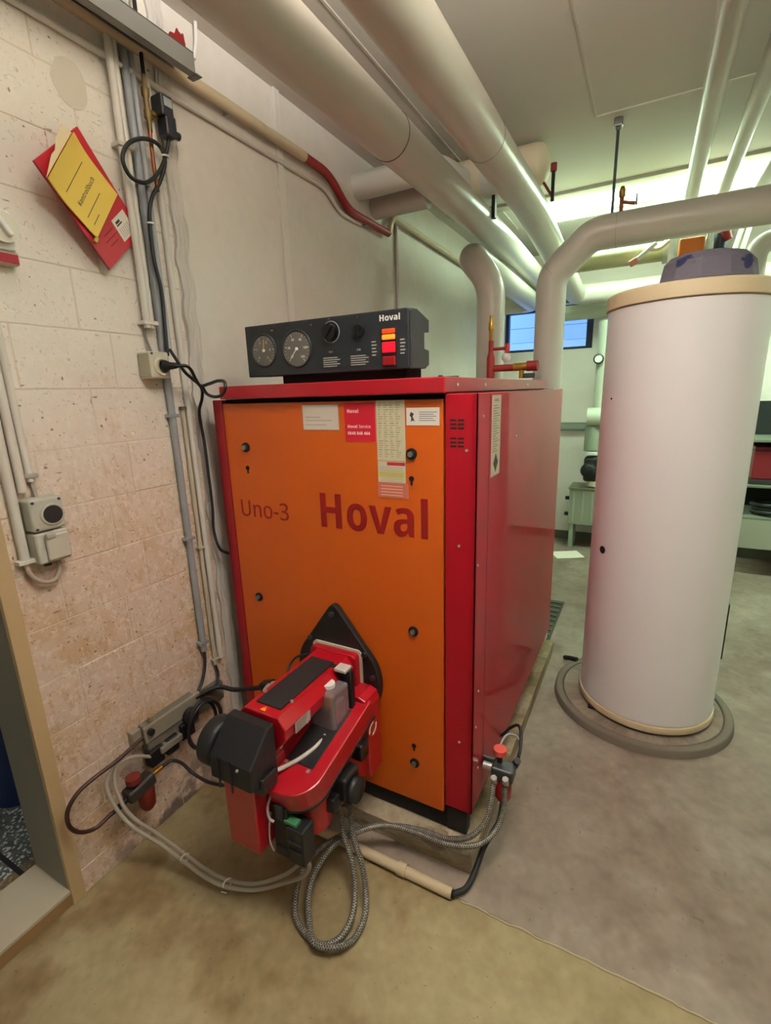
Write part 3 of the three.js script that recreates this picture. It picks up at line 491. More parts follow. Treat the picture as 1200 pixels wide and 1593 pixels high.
// ================================================================== HOSES AND OIL LINE
const gHose = 'braided oil hoses between the burner and the filter';
const hoseA = [[-0.384, 0.232, 0.215], [-0.345, 0.170, 0.252], [-0.301, 0.120, 0.278], [-0.271, 0.060, 0.313], [-0.252, 0.030, 0.365], [-0.258, 0.014, 0.421], [-0.289, 0.014, 0.459], [-0.349, 0.014, 0.461], [-0.411, 0.020, 0.437], [-0.440, 0.050, 0.390], [-0.446, 0.090, 0.335], [-0.413, 0.110, 0.254], [-0.355, 0.105, 0.164], [-0.277, 0.100, 0.099], [-0.168, 0.105, 0.068], [-0.052, 0.120, 0.066], [0.021, 0.160, 0.056], [0.055, 0.200, 0.014], [0.061, 0.250, -0.018], [0.059, 0.292, -0.046]];
const hoseB = [[-0.356, 0.232, 0.192], [-0.321, 0.170, 0.237], [-0.275, 0.120, 0.266], [-0.246, 0.050, 0.293], [-0.222, 0.025, 0.338], [-0.220, 0.014, 0.403], [-0.242, 0.036, 0.457], [-0.306, 0.036, 0.480], [-0.352, 0.036, 0.443], [-0.395, 0.050, 0.390], [-0.405, 0.080, 0.347], [-0.385, 0.122, 0.267], [-0.345, 0.126, 0.195], [-0.267, 0.122, 0.117], [-0.161, 0.118, 0.092], [-0.050, 0.125, 0.091], [0.041, 0.140, 0.062], [0.082, 0.155, 0.0], [0.095, 0.200, -0.042], [0.095, 0.288, -0.055]];
soloSweep('braided_hose', 'braided steel hose of the inner floor loop, ending in the left filter port', 'hose', curve(hoseA, 200), 0.009, mt.braid, 14, gHose);
soloSweep('braided_hose', 'braided steel hose of the outer floor loop, ending in the right filter port', 'hose', curve(hoseB, 200), 0.009, mt.braid, 14, gHose);
{ // oil filter by the boiler's right flank
  const t = thing('oil_filter', 'oil filter with red bowl and pink-red handle at the right foot of the boiler', 'oil filter', [0.075, 0.18, -0.09]);
  put(t, 'head', rb(0.075, 0.05, 0.06, 0.01), mt.darkSteel, [0.078, 0.305, -0.10]);
  put(t, 'bowl', lathe([[0, 0], [0.018, 0.002], [0.028, 0.02], [0.030, 0.09], [0, 0.09]], 28), Ph(0x9c1018, 0.25, { transmission: 0.25, thickness: 0 }), [0.078, 0.188, -0.10]);
  const hn = put(t, 'handle', cyl(0.022, 0.018, 24), M(0xc2453c, 0.5), [0.062, 0.372, -0.11]); put(hn, 'stem', cyl(0.009, 0.04, 16), mt.black, [0.062, 0.345, -0.11]);
  for (const [x, z] of [[0.059, -0.052], [0.095, -0.062]]) put(t, 'hose_port', cyl(0.011, 0.03, 6), mt.zinc, [x, 0.300, z], [0.3, 0, 0]);
  put(t, 'side_port', cyl(0.013, 0.035, 16), mt.zinc, [0.026, 0.305, -0.10], ROTZ); put(t, 'gland', cyl(0.012, 0.045, 16), mt.black, [0.112, 0.325, -0.13], [0.4, 0, -0.3]);
  putBox(t, 'bracket', [0.0, 0.285, -0.125], [0.045, 0.325, -0.115], mt.darkSteel, 0.002);
}
soloSweep('filter_cable', 'thin black cable looping from the oil filter back under the boiler side', 'cable', curve([[0.118, 0.345, -0.137], [0.113, 0.345, -0.19], [0.105, 0.37, -0.23], [0.085, 0.36, -0.28], [0.045, 0.30, -0.33], [0.012, 0.24, -0.36], [-0.03, 0.20, -0.36]]), 0.006, mt.cableBlack, 10);
soloSweep('filter_cable', 'thinner grey wire bent in a small arch behind the oil filter handle', 'cable', curve([[0.05, 0.335, -0.125], [0.052, 0.36, -0.16], [0.065, 0.372, -0.20], [0.09, 0.36, -0.22], [0.108, 0.35, -0.21]]), 0.004, mt.conduitGrey, 8);
soloSweep('oil_line', 'dark oil line running down from the filter to the floor pipe', 'pipe', curve([[0.085, 0.20, -0.075], [0.082, 0.15, -0.045], [0.069, 0.125, -0.02], [0.05, 0.09, 0.02], [0.040, 0.05, 0.07], [0.024, 0.022, 0.125], [-0.006, 0.02, 0.158]]), 0.009, mt.rubber, 12);
{
  const t = thing('floor_pipe', 'beige pipe lying on the floor along the boiler plinth', 'pipe', [-0.25, 0, 0.158]);
  put(t, 'pipe_run', cyl(0.017, 0.55, 20), mt.beigePipe, [-0.285, 0.019, 0.158], ROTZ); put(t, 'coupling', cyl(0.021, 0.03, 20), mt.beigePipe, [-0.185, 0.021, 0.158], ROTZ); put(t, 'pipe_mouth', cyl(0.012, 0.012, 16), mt.soot, [-0.008, 0.019, 0.158], ROTZ);
}
{
  const g = new THREE.BoxGeometry(0.99, 0.075, 1.56, 40, 4, 40), p = g.attributes.position;
  for (let i = 0; i < p.count; i++) { const e = fbm((p.getX(i) + 1) / 2, (p.getZ(i) + 1) / 2, 24, 4, 901) - 0.5; if (p.getZ(i) > 0.77) p.setZ(i, p.getZ(i) + 0.02 * e); if (p.getY(i) > 0.03 && p.getZ(i) > 0.7) p.setY(i, p.getY(i) + 0.012 * e - 0.003); }
  g.computeVertexNormals(); const uv = g.attributes.uv; for (let i = 0; i < uv.count; i++) uv.setXY(i, p.getX(i) * 1.2, p.getZ(i) * 1.2 + p.getY(i) * 3);
  solo('plinth', 'rough stained concrete plinth under the boiler', 'plinth', g, mt.plinth, [-0.473, 0.0385, -0.72]);
}

// ================================================================== TANK
const TX = 0.504, TZ = -1.175;
{
  const t = thing('storage_tank', 'tall white cylindrical hot water tank with cream lid', 'tank', [TX, 0.045, TZ]);
  put(t, 'base_ring', lathe([[0, 0.046], [0.285, 0.046], [0.296, 0.055], [0.296, 0.082], [0.290, 0.086], [0, 0.086]], 96), mt.lidCream, [TX, 0, TZ]);
  const jk = put(t, 'jacket', lathe([[0, 0.087], [0.287, 0.087], [0.29, 0.09], [0.29, 1.862], [0.287, 1.865], [0, 1.865]], 128), mt.tank, [TX, 0, TZ]);
  put(t, 'lid', lathe([[0, 1.866], [0.297, 1.866], [0.299, 1.870], [0.299, 1.916], [0.294, 1.924], [0.27, 1.927], [0, 1.927]], 128), mt.lidCream, [TX, 0, TZ]);
  const hole = (x, y, z, r) => { const a = Math.atan2(x - TX, z - TZ); put(jk, 'plug', cyl(r, 0.006, 24), mt.soot, [TX + 0.2895 * Math.sin(a), y, TZ + 0.2895 * Math.cos(a)], [Math.PI / 2, 0, -a]); };
  hole(0.278, 0.845, -0.993, 0.017); hole(0.264, 1.509, -1.012, 0.004);
  putBox(t, 'gauge_strip', [0.793, 0.33, -1.20], [0.803, 0.60, -1.17], mt.black, 0.003);
  putBox(t, 'foot', [0.27, 0.0385, -1.05], [0.34, 0.05, -0.97], mt.black, 0.003);
}
{
  const t = thing('tank_pedestal', 'low round concrete pedestal under the white tank', 'pedestal', [0.487, 0, -1.19]);
  const tx = rep(concrete([134, 122, 108], [122, 108, 94], [104, 90, 76], 951), 7, 1);
  put(t, 'slab', lathe([[0, 0.036], [0.350, 0.036], [0.358, 0.030], [0.358, 0.0025], [0, 0.0025]], 96), M(0xffffff, 0.85, { map: tx, bumpMap: bumpFine, bumpScale: 0.002 }), [0.487, 0, -1.19]);
  put(t, 'rim', lathe([[0.359, 0.0025], [0.359, 0.033], [0.366, 0.038], [0.388, 0.038], [0.396, 0.032], [0.40, 0.0025]], 96), M(0x6d6458, 0.9, { bumpMap: bumpFine, bumpScale: 0.003 }), [0.487, 0, -1.19]);
}
{ // worn foam cap on the lid
  const pts = [[0, 0.0], [0.165, 0.0], [0.172, 0.006], [0.166, 0.018], [0.155, 0.07], [0.132, 0.092], [0.1, 0.1], [0, 0.102]];
  const tx = canvasTex(256, 128, (g, w, h) => { g.fillStyle = '#625d6a'; g.fillRect(0, 0, w, h); for (let k = 0; k < 500; k++) { const v = 70 + rnd() * 45; g.fillStyle = `rgba(${v},${v * 0.95},${v * 1.08},0.5)`; g.fillRect(rnd() * w, rnd() * h, 3, 2); } g.fillStyle = '#22264e'; for (const [x, y] of [[20, 60], [84, 46], [140, 58], [214, 52]]) { g.beginPath(); g.ellipse(x, y, 5, 11, 0.4, 0, 7); g.fill(); g.fillRect(x - 9, y - 2, 18, 4); } g.fillStyle = '#b9b3ba'; for (let k = 0; k < 26; k++) g.fillRect(rnd() * w, 96 + rnd() * 14, 4, 2); });
  const g = toCreasedNormals(lathe(pts, 11), 0.5); g.scale(1.0, 1.0, 0.8);
  const t = thing('foam_cap', 'dark grey worn foam cap with blue blotches lying on the tank lid', 'insulation', [0.565, 1.927, -1.14]);
  g.scale(1.08, 1.12, 1.0); put(t, 'cap', g, M(0xffffff, 0.9, { map: tx, bumpMap: bumpFine, bumpScale: 0.003 }), [0.565, 1.936, -1.14], [-0.03, 0.5, 0.015]);
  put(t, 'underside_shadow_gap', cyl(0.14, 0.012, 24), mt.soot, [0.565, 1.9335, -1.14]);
}

// ================================================================== INSULATED PIPES
const gBig = 'two big insulated ceiling pipes';
function sleeved(name, label, pts, r, mat, seams, f = 0.16, group) { // pts straight runs; seams = fractions where a joint ring sits
  const t = thing(name, label, 'pipe', pts[0], group); const P = bent(pts, f, 10);
  putSweep(t, 'insulation', P, r, mat, 36);
  for (const q of seams) {
    const i = Math.max(1, Math.min(P.length - 2, 0)), a = V(...pts[q[0]]), b = V(...pts[q[0] + 1]); const c = a.clone().lerp(b, q[1]), d = b.clone().sub(a).normalize();
    const g = new THREE.CylinderGeometry(r + 0.0012, r + 0.0012, q[2] || 0.003, 48); const m = put(t, 'joint_band', g, q[3] || M(0x3c3630, 0.6), [c.x, c.y, c.z]); m.quaternion.setFromUnitVectors(V(0, 1, 0), d);
  }
  return t;
}
sleeved('insulated_pipe', 'thick grey insulated ceiling pipe nearest the left wall', [[-0.425, 2.365, 2.4], [-0.553, 2.52, -2.5], [-0.56, 2.49, -3.9]], 0.08, mt.pvc, [[0, 0.592]], 0.2, gBig);
sleeved('insulated_pipe', 'thick grey insulated ceiling pipe right of its twin, bending right at the far end', [[-0.215, 2.44, 2.4], [-0.243, 2.505, -1.6], [-0.235, 2.335, -3.5], [2.9, 2.33, -3.45]], 0.08, mt.pvc, [[0, 0.795, 0.002, M(0x9a948a, 0.4)]], 0.1, gBig);
sleeved('insulated_pipe', 'grey insulated riser behind the boiler that bends right over the tank', [[-0.115, 0.02, -1.63], [-0.115, 2.145, -1.63], [0.075, 2.316, -1.63], [2.9, 2.316, -1.63]], 0.078, mt.pvc, [[1, 0.02, 0.002, M(0x9f998e, 0.5)], [2, 0.04, 0.002, M(0x9f998e, 0.5)]], 0.06);
sleeved('insulated_pipe', 'grey insulated riser left of the red valve, kinking left under the ceiling pipe', [[-0.46, 0.02, -1.68], [-0.46, 2.16, -1.68], [-0.60, 2.33, -1.70], [-0.62, 2.33, -3.6], [W + 0.09, 2.33, -3.6]], 0.08, mt.pvc, [], 0.10);
const gThin = 'three thin insulated pipes under the right ceiling';
for (const [x, y, r, label] of [[0.52, 2.63, 0.040, 'leftmost of the three thin grey ceiling pipes above the tank'], [0.685, 2.65, 0.036, 'middle of the three thin grey ceiling pipes above the tank'], [0.86, 2.62, 0.036, 'rightmost of the three thin grey ceiling pipes above the tank']])
  sleeved('thin_insulated_pipe', label, [[x, y, 2.6], [x, y + 0.02, -3.9]], r, mt.pvc, [], 0.08, gThin);
{
  const t = thing('flue_pipe', 'light grey pipe coming out of the left wall above the red-painted pipe', 'pipe', [W, 2.635, -1.25]);
  putSweep(t, 'pipe_sleeve', bent([[W - 0.05, 2.637, -1.25], [-0.64, 2.65, -1.27], [-0.60, 2.66, -1.535]], 0.1), 0.064, mt.pvcLight, 32);
}
soloSweep('flue_pipe', 'shorter grey pipe stub just behind the light wall pipe', 'pipe', bent([[W - 0.05, 2.595, -1.44], [-0.76, 2.60, -1.46]], 0.06), 0.062, M(0xbcb6ae, 0.5), 28);
{
  const t = thing('expansion_vessel', 'cream rounded vessel under the ceiling behind the two big pipes', 'vessel', [-0.45, 2.69, -1.64]);
  put(t, 'shell', lathe([[0, -0.30], [0.06, -0.295], [0.092, -0.27], [0.10, -0.24], [0.10, 0.24], [0.092, 0.27], [0.06, 0.295], [0, 0.30]], 48), mt.cream, [-0.455, 2.69, -1.64], ROTZ);
  put(t, 'band', cyl(0.1015, 0.08, 48), mt.pvcLight, [-0.46, 2.69, -1.64], ROTZ);
  putBox(t, 'hanger', [-0.452, 2.48, -1.66], [-0.432, 2.595, -1.62], mt.black, 0.003);
  putSweep(t, 'air_vent', [[-0.13, 2.50, -1.62], [-0.13, 2.64, -1.62]], 0.009, mt.black, 10); put(t, 'vent_cap', cyl(0.016, 0.035, 16), mt.redPaint, [-0.13, 2.655, -1.62]); putSweep(t, 'vent_arm', [[-0.13, 2.52, -1.62], [-0.18, 2.60, -1.635]], 0.007, mt.redPaint, 8);
}
{ // hanger rod and air valve on the pipe over the tank
  const t = thing('pipe_hanger', 'threaded steel rod hanging from the ceiling to the pipe above the tank', 'hanger', [0.16, 2.395, -1.63]);
  put(t, 'rod', cyl(0.007, 0.40, 12), mt.darkSteel, [0.16, 2.597, -1.63]); putBox(t, 'ceiling_clamp', [0.14, 2.765, -1.65], [0.18, 2.799, -1.61], mt.steel, 0.004); put(t, 'nut', cyl(0.012, 0.012, 6), mt.steel, [0.16, 2.757, -1.63]);
  const s = thing('air_valve', 'small brass bleed valve with dark lever on the pipe above the tank', 'valve', [0.20, 2.39, -1.63]);
  put(s, 'stem', cyl(0.010, 0.07, 12), mt.copper, [0.20, 2.428, -1.63]); put(s, 'bonnet', lathe([[0, 0], [0.015, 0], [0.016, 0.03], [0.010, 0.045], [0, 0.05]], 16), mt.brass, [0.20, 2.46, -1.63]);
  put(s, 'outlet', cyl(0.008, 0.06, 12), mt.copper, [0.232, 2.43, -1.63], [0, 0, Math.PI / 2 - 0.25]); put(s, 'lever', rb(0.008, 0.05, 0.012, 0.003), mt.darkSteel, [0.266, 2.44, -1.63]);
}
{ // red valve group on the back of the boiler
  const t = thing('safety_valve_group', 'red-painted valve group with brass fitting standing at the back of the boiler top', 'valve', [-0.36, 1.60, -1.40]); const z = -1.40;
  put(t, 'stand_pipe', cyl(0.022, 0.13, 20), mt.redPaint, [-0.372, 1.664, z]); put(t, 'stand_pipe', cyl(0.014, 0.09, 16), mt.redPaint, [-0.372, 1.77, z]); put(t, 'reducer', cyl(0.022, 0.03, 20, 0.014), mt.redPaint, [-0.372, 1.742, z]);
  put(t, 'air_valve', lathe([[0, 0], [0.011, 0], [0.011, 0.05], [0.015, 0.055], [0.015, 0.09], [0.009, 0.10], [0.009, 0.13], [0, 0.132]], 18), mt.brass, [-0.374, 1.815, z]);
  put(t, 'branch', cyl(0.018, 0.13, 18), mt.redPaint, [-0.305, 1.672, z], ROTZ); put(t, 'brass_tee', cyl(0.021, 0.07, 18), mt.brass, [-0.212, 1.674, z], ROTZ); put(t, 'red_cap', cyl(0.026, 0.055, 24), mt.redPaint, [-0.15, 1.676, z], ROTZ); put(t, 'drain', cyl(0.013, 0.05, 16), mt.brass, [-0.205, 1.64, z]); putBox(t, 'drain_body', [-0.19, 1.615, z - 0.02], [-0.13, 1.64, z + 0.02], mt.darkSteel, 0.005);
  put(t, 'gauge_arm', cyl(0.008, 0.08, 12), mt.redPaint, [-0.33, 1.772, z], ROTZ); put(t, 'red_handle', rb(0.02, 0.05, 0.03, 0.006), mt.valveRed, [-0.283, 1.772, z]); put(t, 'white_gauge', lathe([[0, 0], [0.022, 0], [0.022, 0.018], [0, 0.02]], 24), mt.white, [-0.285, 1.725, z + 0.01], ROTX);
  const s = thing('drain_cock', 'small dark cock on the boiler top behind the control panel', 'valve', [-0.53, 1.60, -1.2]);
  put(s, 'body', cyl(0.012, 0.09, 14), mt.darkSteel, [-0.53, 1.626, -1.2], ROTZ); put(s, 'stem', cyl(0.012, 0.03, 14), mt.darkSteel, [-0.53, 1.614, -1.2]); put(s, 'knob', cyl(0.016, 0.02, 8), mt.black, [-0.585, 1.628, -1.2], ROTZ);
}

// ================================================================== LEFT WALL: PIPES, CONDUITS, BOXES
{
  const t = thing('wall_heating_pipe', 'beige pipe along the top of the left wall with a red-painted dip', 'pipe', [W + 0.03, 2.6, 0]); const x = W + 0.032;
  putSweep(t, 'beige_run', [[x, 2.60, 1.6], [x, 2.597, -0.74]], 0.021, mt.beigePipe, 18);
  putSweep(t, 'red_run', bent([[x, 2.597, -0.74], [x, 2.592, -0.93], [x, 2.482, -1.10], [x, 2.482, -1.545]], 0.07), 0.0195, mt.redPaint, 18);
  putSweep(t, 'grey_run', bent([[x, 2.482, -1.545], [x, 2.585, -1.60], [x, 2.57, -3.9]], 0.03), 0.019, mt.beigePipe, 18);
  for (const z of [0.9, -0.3, -1.3]) putBox(t, 'pipe_clip', [W, z < -1 ? 2.46 : 2.575, z - 0.01], [W + 0.03, z < -1 ? 2.505 : 2.622, z + 0.01], mt.zinc, 0.002);
}
soloSweep('thin_conduit', 'thin white conduit running along the wall under the beige pipe', 'conduit', bent([[W + 0.011, 2.532, 1.4], [W + 0.011, 2.532, -0.92], [W + 0.011, 2.46, -1.05], [W + 0.011, 2.46, -1.25]], 0.05), 0.009, mt.conduitWhite, 12);
soloSweep('thin_conduit', 'thin conduit dropping down the far seam of the left wall', 'conduit', [[W + 0.014, 2.565, -1.69], [W + 0.014, 1.0, -1.69]], 0.010, mt.conduitWhite, 10);
{
  const t = thing('cable_tray', 'grey steel cable tray ending above the red folder', 'cable tray', [W, 2.55, 0.6]);
  putBox(t, 'tray_back', [W + 0.056, 2.598, -0.03], [W + 0.150, 2.602, 1.8], M(0x4a4945, 0.6), 0.001); putBox(t, 'tray_lip', [W + 0.146, 2.546, -0.03], [W + 0.150, 2.598, 1.8], mt.tray, 0.001); putBox(t, 'tray_lip', [W + 0.056, 2.585, -0.03], [W + 0.060, 2.598, 1.8], mt.tray, 0.001); putBox(t, 'tray_flange', [W + 0.122, 2.546, -0.03], [W + 0.146, 2.549, 1.8], mt.tray, 0.001); putBox(t, 'end_tongue', [W + 0.11, 2.5455, -0.055], [W + 0.152, 2.549, -0.031], mt.tray, 0.001);
  for (const z of [0.25, 1.1]) putBox(t, 'bracket', [W, 2.624, z], [W + 0.145, 2.63, z + 0.03], mt.tray, 0.001);
}
soloSweep('cable_strap', 'white strip of cable hanging from the ceiling beside the red paint splash', 'cable', curve([[W + 0.02, 2.80, -0.18], [W + 0.016, 2.74, -0.176], [W + 0.012, 2.69, -0.165]]), 0.006, mt.white, 8);
// vertical conduits at the end of the blocks
{
  const t = thing('wall_conduit', 'white flat conduit beside the red folder, ending above the socket', 'conduit', [W, 1.75, 0.17]);
  putSweep(t, 'tube', [[W + 0.026, 2.80, 0.174], [W + 0.026, 1.79, 0.174]], 0.011, mt.conduitWhite, 14); putSweep(t, 'tube', [[W + 0.024, 2.80, 0.155], [W + 0.024, 1.79, 0.155]], 0.008, mt.conduitWhite, 12);
  for (const y of [1.80, 2.30]) putBox(t, 'clip', [W - 0.001, y, 0.14], [W + 0.039, y + 0.012, 0.192], mt.conduitWhite, 0.002);
  putSweep(t, 'cable_tail', curve([[W + 0.012, 1.795, 0.175], [W + 0.016, 1.76, 0.178], [W + 0.022, 1.71, 0.168]]), 0.004, M(0x7a7568, 0.6), 8);
}
{
  const t = thing('wall_conduit', 'grey conduit running the full height of the wall past the socket', 'conduit', [W, 0.59, 0.115]);
  putSweep(t, 'tube', [[W + 0.014, 2.80, 0.118], [W + 0.014, 0.59, 0.115]], 0.0125, mt.conduitGrey, 16); putSweep(t, 'tube', [[W + 0.012, 2.80, 0.092], [W + 0.012, 1.73, 0.09]], 0.009, M(0xa9abad, 0.5), 14);
  for (const y of [0.62, 1.05, 1.50, 2.22]) putBox(t, 'clip', [W - 0.001, y, 0.096], [W + 0.029, y + 0.012, 0.136], mt.conduitGrey, 0.002);
}
{
  const t = thing('wall_conduit', 'slim beige conduit between the grey one and the rough plaster edge', 'conduit', [W, 0.5, 0.066]);
  putSweep(t, 'tube', [[W + 0.010, 1.53, 0.066], [W + 0.010, 0.50, 0.066]], 0.0085, mt.conduitBeige, 14); put(t, 'end_cap', cyl(0.013, 0.012, 14), M(0x4c463c, 0.6), [W + 0.012, 1.53, 0.066]);
  for (const y of [0.52, 1.0]) putBox(t, 'clip', [W - 0.001, y, 0.052], [W + 0.021, y + 0.01, 0.08], mt.conduitBeige, 0.002);
}
soloSweep('wall_conduit', 'pale conduit next to the rough plaster edge, from the ceiling down behind the boiler', 'conduit', [[W + 0.012, 2.53, 0.046], [W + 0.012, 1.56, 0.043], [W + 0.012, 0.52, 0.038]], 0.011, mt.conduitWhite, 14);
{ // flow sensor with brass pipe
  const t = thing('pressure_sensor', 'black pressure sensor with brass pipe near the top of the wall', 'sensor', [W, 2.25, 0.06]); const x = W + 0.04;
  putSweep(t, 'pipe', [[x, 2.74, 0.075], [x, 2.52, 0.075]], 0.006, mt.black, 10); put(t, 'brass_body', lathe([[0, 0], [0.007, 0], [0.007, 0.03], [0.012, 0.035], [0.012, 0.055], [0.008, 0.06], [0.008, 0.09], [0.012, 0.095], [0.012, 0.115], [0.007, 0.12], [0.007, 0.15], [0, 0.15]], 16), M(0x75603a, 0.5, { metalness: 0.5 }), [x, 2.375, 0.077]);
  putSweep(t, 'copper_tube', curve([[x, 2.38, 0.078], [x, 2.30, 0.08], [x, 2.21, 0.078]]), 0.006, mt.copper, 10);
  const b = put(t, 'sensor_box', rb(0.05, 0.06, 0.045, 0.006), M(0x24262c, 0.45), [x + 0.012, 2.455, 0.030]); put(b, 'sensor_box_lower', rb(0.045, 0.06, 0.04, 0.006), M(0x1c1e24, 0.45), [x + 0.012, 2.405, 0.020]);
  putBox(b, 'clear_window', [x + 0.0375, 2.45, 0.015], [x + 0.040, 2.475, 0.045], M(0x9aa0a0, 0.3), 0.001); put(b, 'cable_gland', cyl(0.012, 0.03, 12), M(0x1c1e24, 0.45), [x + 0.012, 2.395, -0.008], ROTX);
  put(t, 'nipple', cyl(0.008, 0.03, 10), mt.brass, [x, 2.43, 0.057], ROTX);
}
{
  const t = thing('looped_cable', 'black sensor cable coiled into one ring on the wall, then running down to the socket', 'cable', [W + 0.05, 2.3, 0.1]);
  putSweep(t, 'cable', curve([[-1.034, 2.385, 0.014], [-1.032, 2.326, 0.037], [-1.030, 2.258, 0.079], [-1.028, 2.212, 0.138], [-1.026, 2.214, 0.185], [-1.026, 2.250, 0.203], [-1.026, 2.299, 0.179], [-1.026, 2.337, 0.117], [-1.028, 2.339, 0.065], [-1.034, 2.310, 0.042], [-1.042, 2.244, 0.064], [-1.042, 2.188, 0.102], [-1.040, 2.137, 0.122], [-1.042, 2.007, 0.128], [-1.042, 1.914, 0.115], [-1.042, 1.814, 0.119], [-1.042, 1.705, 0.125]], 160), 0.006, mt.cableBlack, 10);
  put(t, 'cable_tie', new THREE.TorusGeometry(0.010, 0.003, 8, 20), mt.white, [-1.033, 2.318, 0.042], ROTX); put(t, 'cable_tie', new THREE.TorusGeometry(0.009, 0.003, 8, 20), mt.white, [-1.041, 2.105, 0.124], ROTX);
}
{ // socket with plug
  const t = thing('wall_socket', 'cream surface-mounted socket with a black plug in it, left of the boiler top', 'socket', [W, 1.627, 0.172]);
  const b = putBox(t, 'housing', [W, 1.630, 0.137], [W + 0.062, 1.715, 0.208], mt.boxPlastic, 0.006); put(b, 'socket_ring', new THREE.TorusGeometry(0.025, 0.005, 10, 32), M(0xcfcab6, 0.5), [W + 0.064, 1.668, 0.168], [0, Math.PI / 2, 0]); put(b, 'socket_well', cyl(0.024, 0.006, 28), M(0xbfb9a2, 0.5), [W + 0.061, 1.668, 0.168], ROTZ); put(b, 'screw', cyl(0.004, 0.003, 10), mt.darkSteel, [W + 0.062, 1.708, 0.20], ROTZ);
  putBox(b, 'side_cover', [W + 0.004, 1.636, 0.2075], [W + 0.058, 1.709, 0.2105], M(0xa7a48f, 0.5), 0.001);
}
{
  const t = thing('power_plug', 'black plug and cable from the socket to a small loop at the boiler corner', 'cable', [-1.01, 1.67, 0.16]);
  put(t, 'plug', lathe([[0, 0], [0.019, 0], [0.019, 0.012], [0.012, 0.026], [0.009, 0.05], [0, 0.052]], 20), mt.blackGloss, [W + 0.064, 1.669, 0.166], [0, 0.35, -Math.PI / 2]);
  putSweep(t, 'cable', curve([[-0.975, 1.668, 0.150], [-0.962, 1.668, 0.12], [-0.965, 1.655, 0.10], [-0.972, 1.627, 0.080], [-0.975, 1.605, 0.060], [-0.935, 1.610, 0.058], [-0.88, 1.618, 0.066], [-0.84, 1.612, 0.078], [-0.832, 1.595, 0.085], [-0.85, 1.574, 0.082], [-0.90, 1.566, 0.07], [-0.955, 1.578, 0.055], [-0.978, 1.600, 0.048]], 110), 0.0055, mt.cableBlack, 10);
}
soloSweep('sensor_cable', 'black cable sagging from the socket down between wall and boiler side', 'cable', curve([[-1.022, 1.722, 0.128], [-0.985, 1.69, 0.139], [-0.985, 1.650, 0.11], [-0.990, 1.60, 0.045], [-1.02, 1.562, 0.020], [-1.04, 1.517, 0.022], [-1.042, 1.400, 0.014], [-1.045, 1.277, 0.010], [-1.045, 1.152, 0.010], [-1.045, 1.055, 0.016], [-1.03, 0.984, 0.008], [-1.02, 0.96, -0.02]], 100), 0.0055, mt.cableBlack, 10);
{ // switch and socket unit
  const t = thing('switch_unit', 'two-part beige light switch and flap socket beside the doorway', 'switch', [W, 1.13, 0.585]);
  const a = putBox(t, 'switch_box', [W, 1.220, 0.545], [W + 0.052, 1.312, 0.632], mt.greyPlastic, 0.009); put(a, 'switch_bezel', new THREE.TorusGeometry(0.027, 0.005, 10, 36), mt.greyPlastic, [W + 0.052, 1.263, 0.578], [0, Math.PI / 2, 0]); put(a, 'black_button', cyl(0.025, 0.008, 36), mt.rubber, [W + 0.053, 1.263, 0.578], ROTZ);
  for (const [y, z] of [[1.302, 0.622], [1.302, 0.554], [1.228, 0.622]]) put(a, 'screw', cyl(0.004, 0.003, 10), mt.darkSteel, [W + 0.052, y, z], ROTZ);
  const s = putBox(t, 'socket_box', [W, 1.128, 0.545], [W + 0.050, 1.216, 0.632], mt.greyPlastic, 0.007); const fl = put(s, 'flap', rb(0.012, 0.074, 0.062, 0.006), M(0xbdbaab, 0.5), [W + 0.055, 1.172, 0.580]); putBox(fl, 'hinge', [W + 0.055, 1.200, 0.585], [W + 0.066, 1.214, 0.61], mt.greyPlastic, 0.003); put(s, 'gland', cyl(0.010, 0.014, 14), mt.darkSteel, [W + 0.02, 1.122, 0.6]);
}
{
  const t = thing('wall_conduit', 'pair of pale conduits coming down to the switch unit by the doorway', 'conduit', [W, 1.13, 0.63]);
  putSweep(t, 'tube', [[W + 0.013, 2.0, 0.648], [W + 0.013, 1.135, 0.650]], 0.0125, mt.conduitWhite, 16); putSweep(t, 'tube', [[W + 0.011, 2.0, 0.600], [W + 0.011, 1.355, 0.596]], 0.010, mt.conduitWhite, 14); putSweep(t, 'tube', [[W + 0.011, 2.0, 0.622], [W + 0.011, 1.33, 0.62]], 0.012, mt.conduitWhite, 14);
  putBox(t, 'clip', [W - 0.001, 1.135, 0.625], [W + 0.028, 1.147, 0.672], mt.conduitWhite, 0.002); putBox(t, 'clip', [W - 0.001, 1.365, 0.578], [W + 0.024, 1.377, 0.612], mt.zinc, 0.002);
  putSweep(t, 'cable_tail', [[W + 0.011, 1.36, 0.594], [W + 0.016, 1.312, 0.592]], 0.006, M(0xa29a8b, 0.6), 8);
  putSweep(t, 'cable_tail', curve([[W + 0.013, 1.137, 0.650], [W + 0.016, 1.10, 0.645], [W + 0.022, 1.072, 0.622], [W + 0.024, 1.070, 0.592], [W + 0.022, 1.098, 0.572], [W + 0.02, 1.128, 0.572]]), 0.0065, M(0xa8998a, 0.6), 10);
}
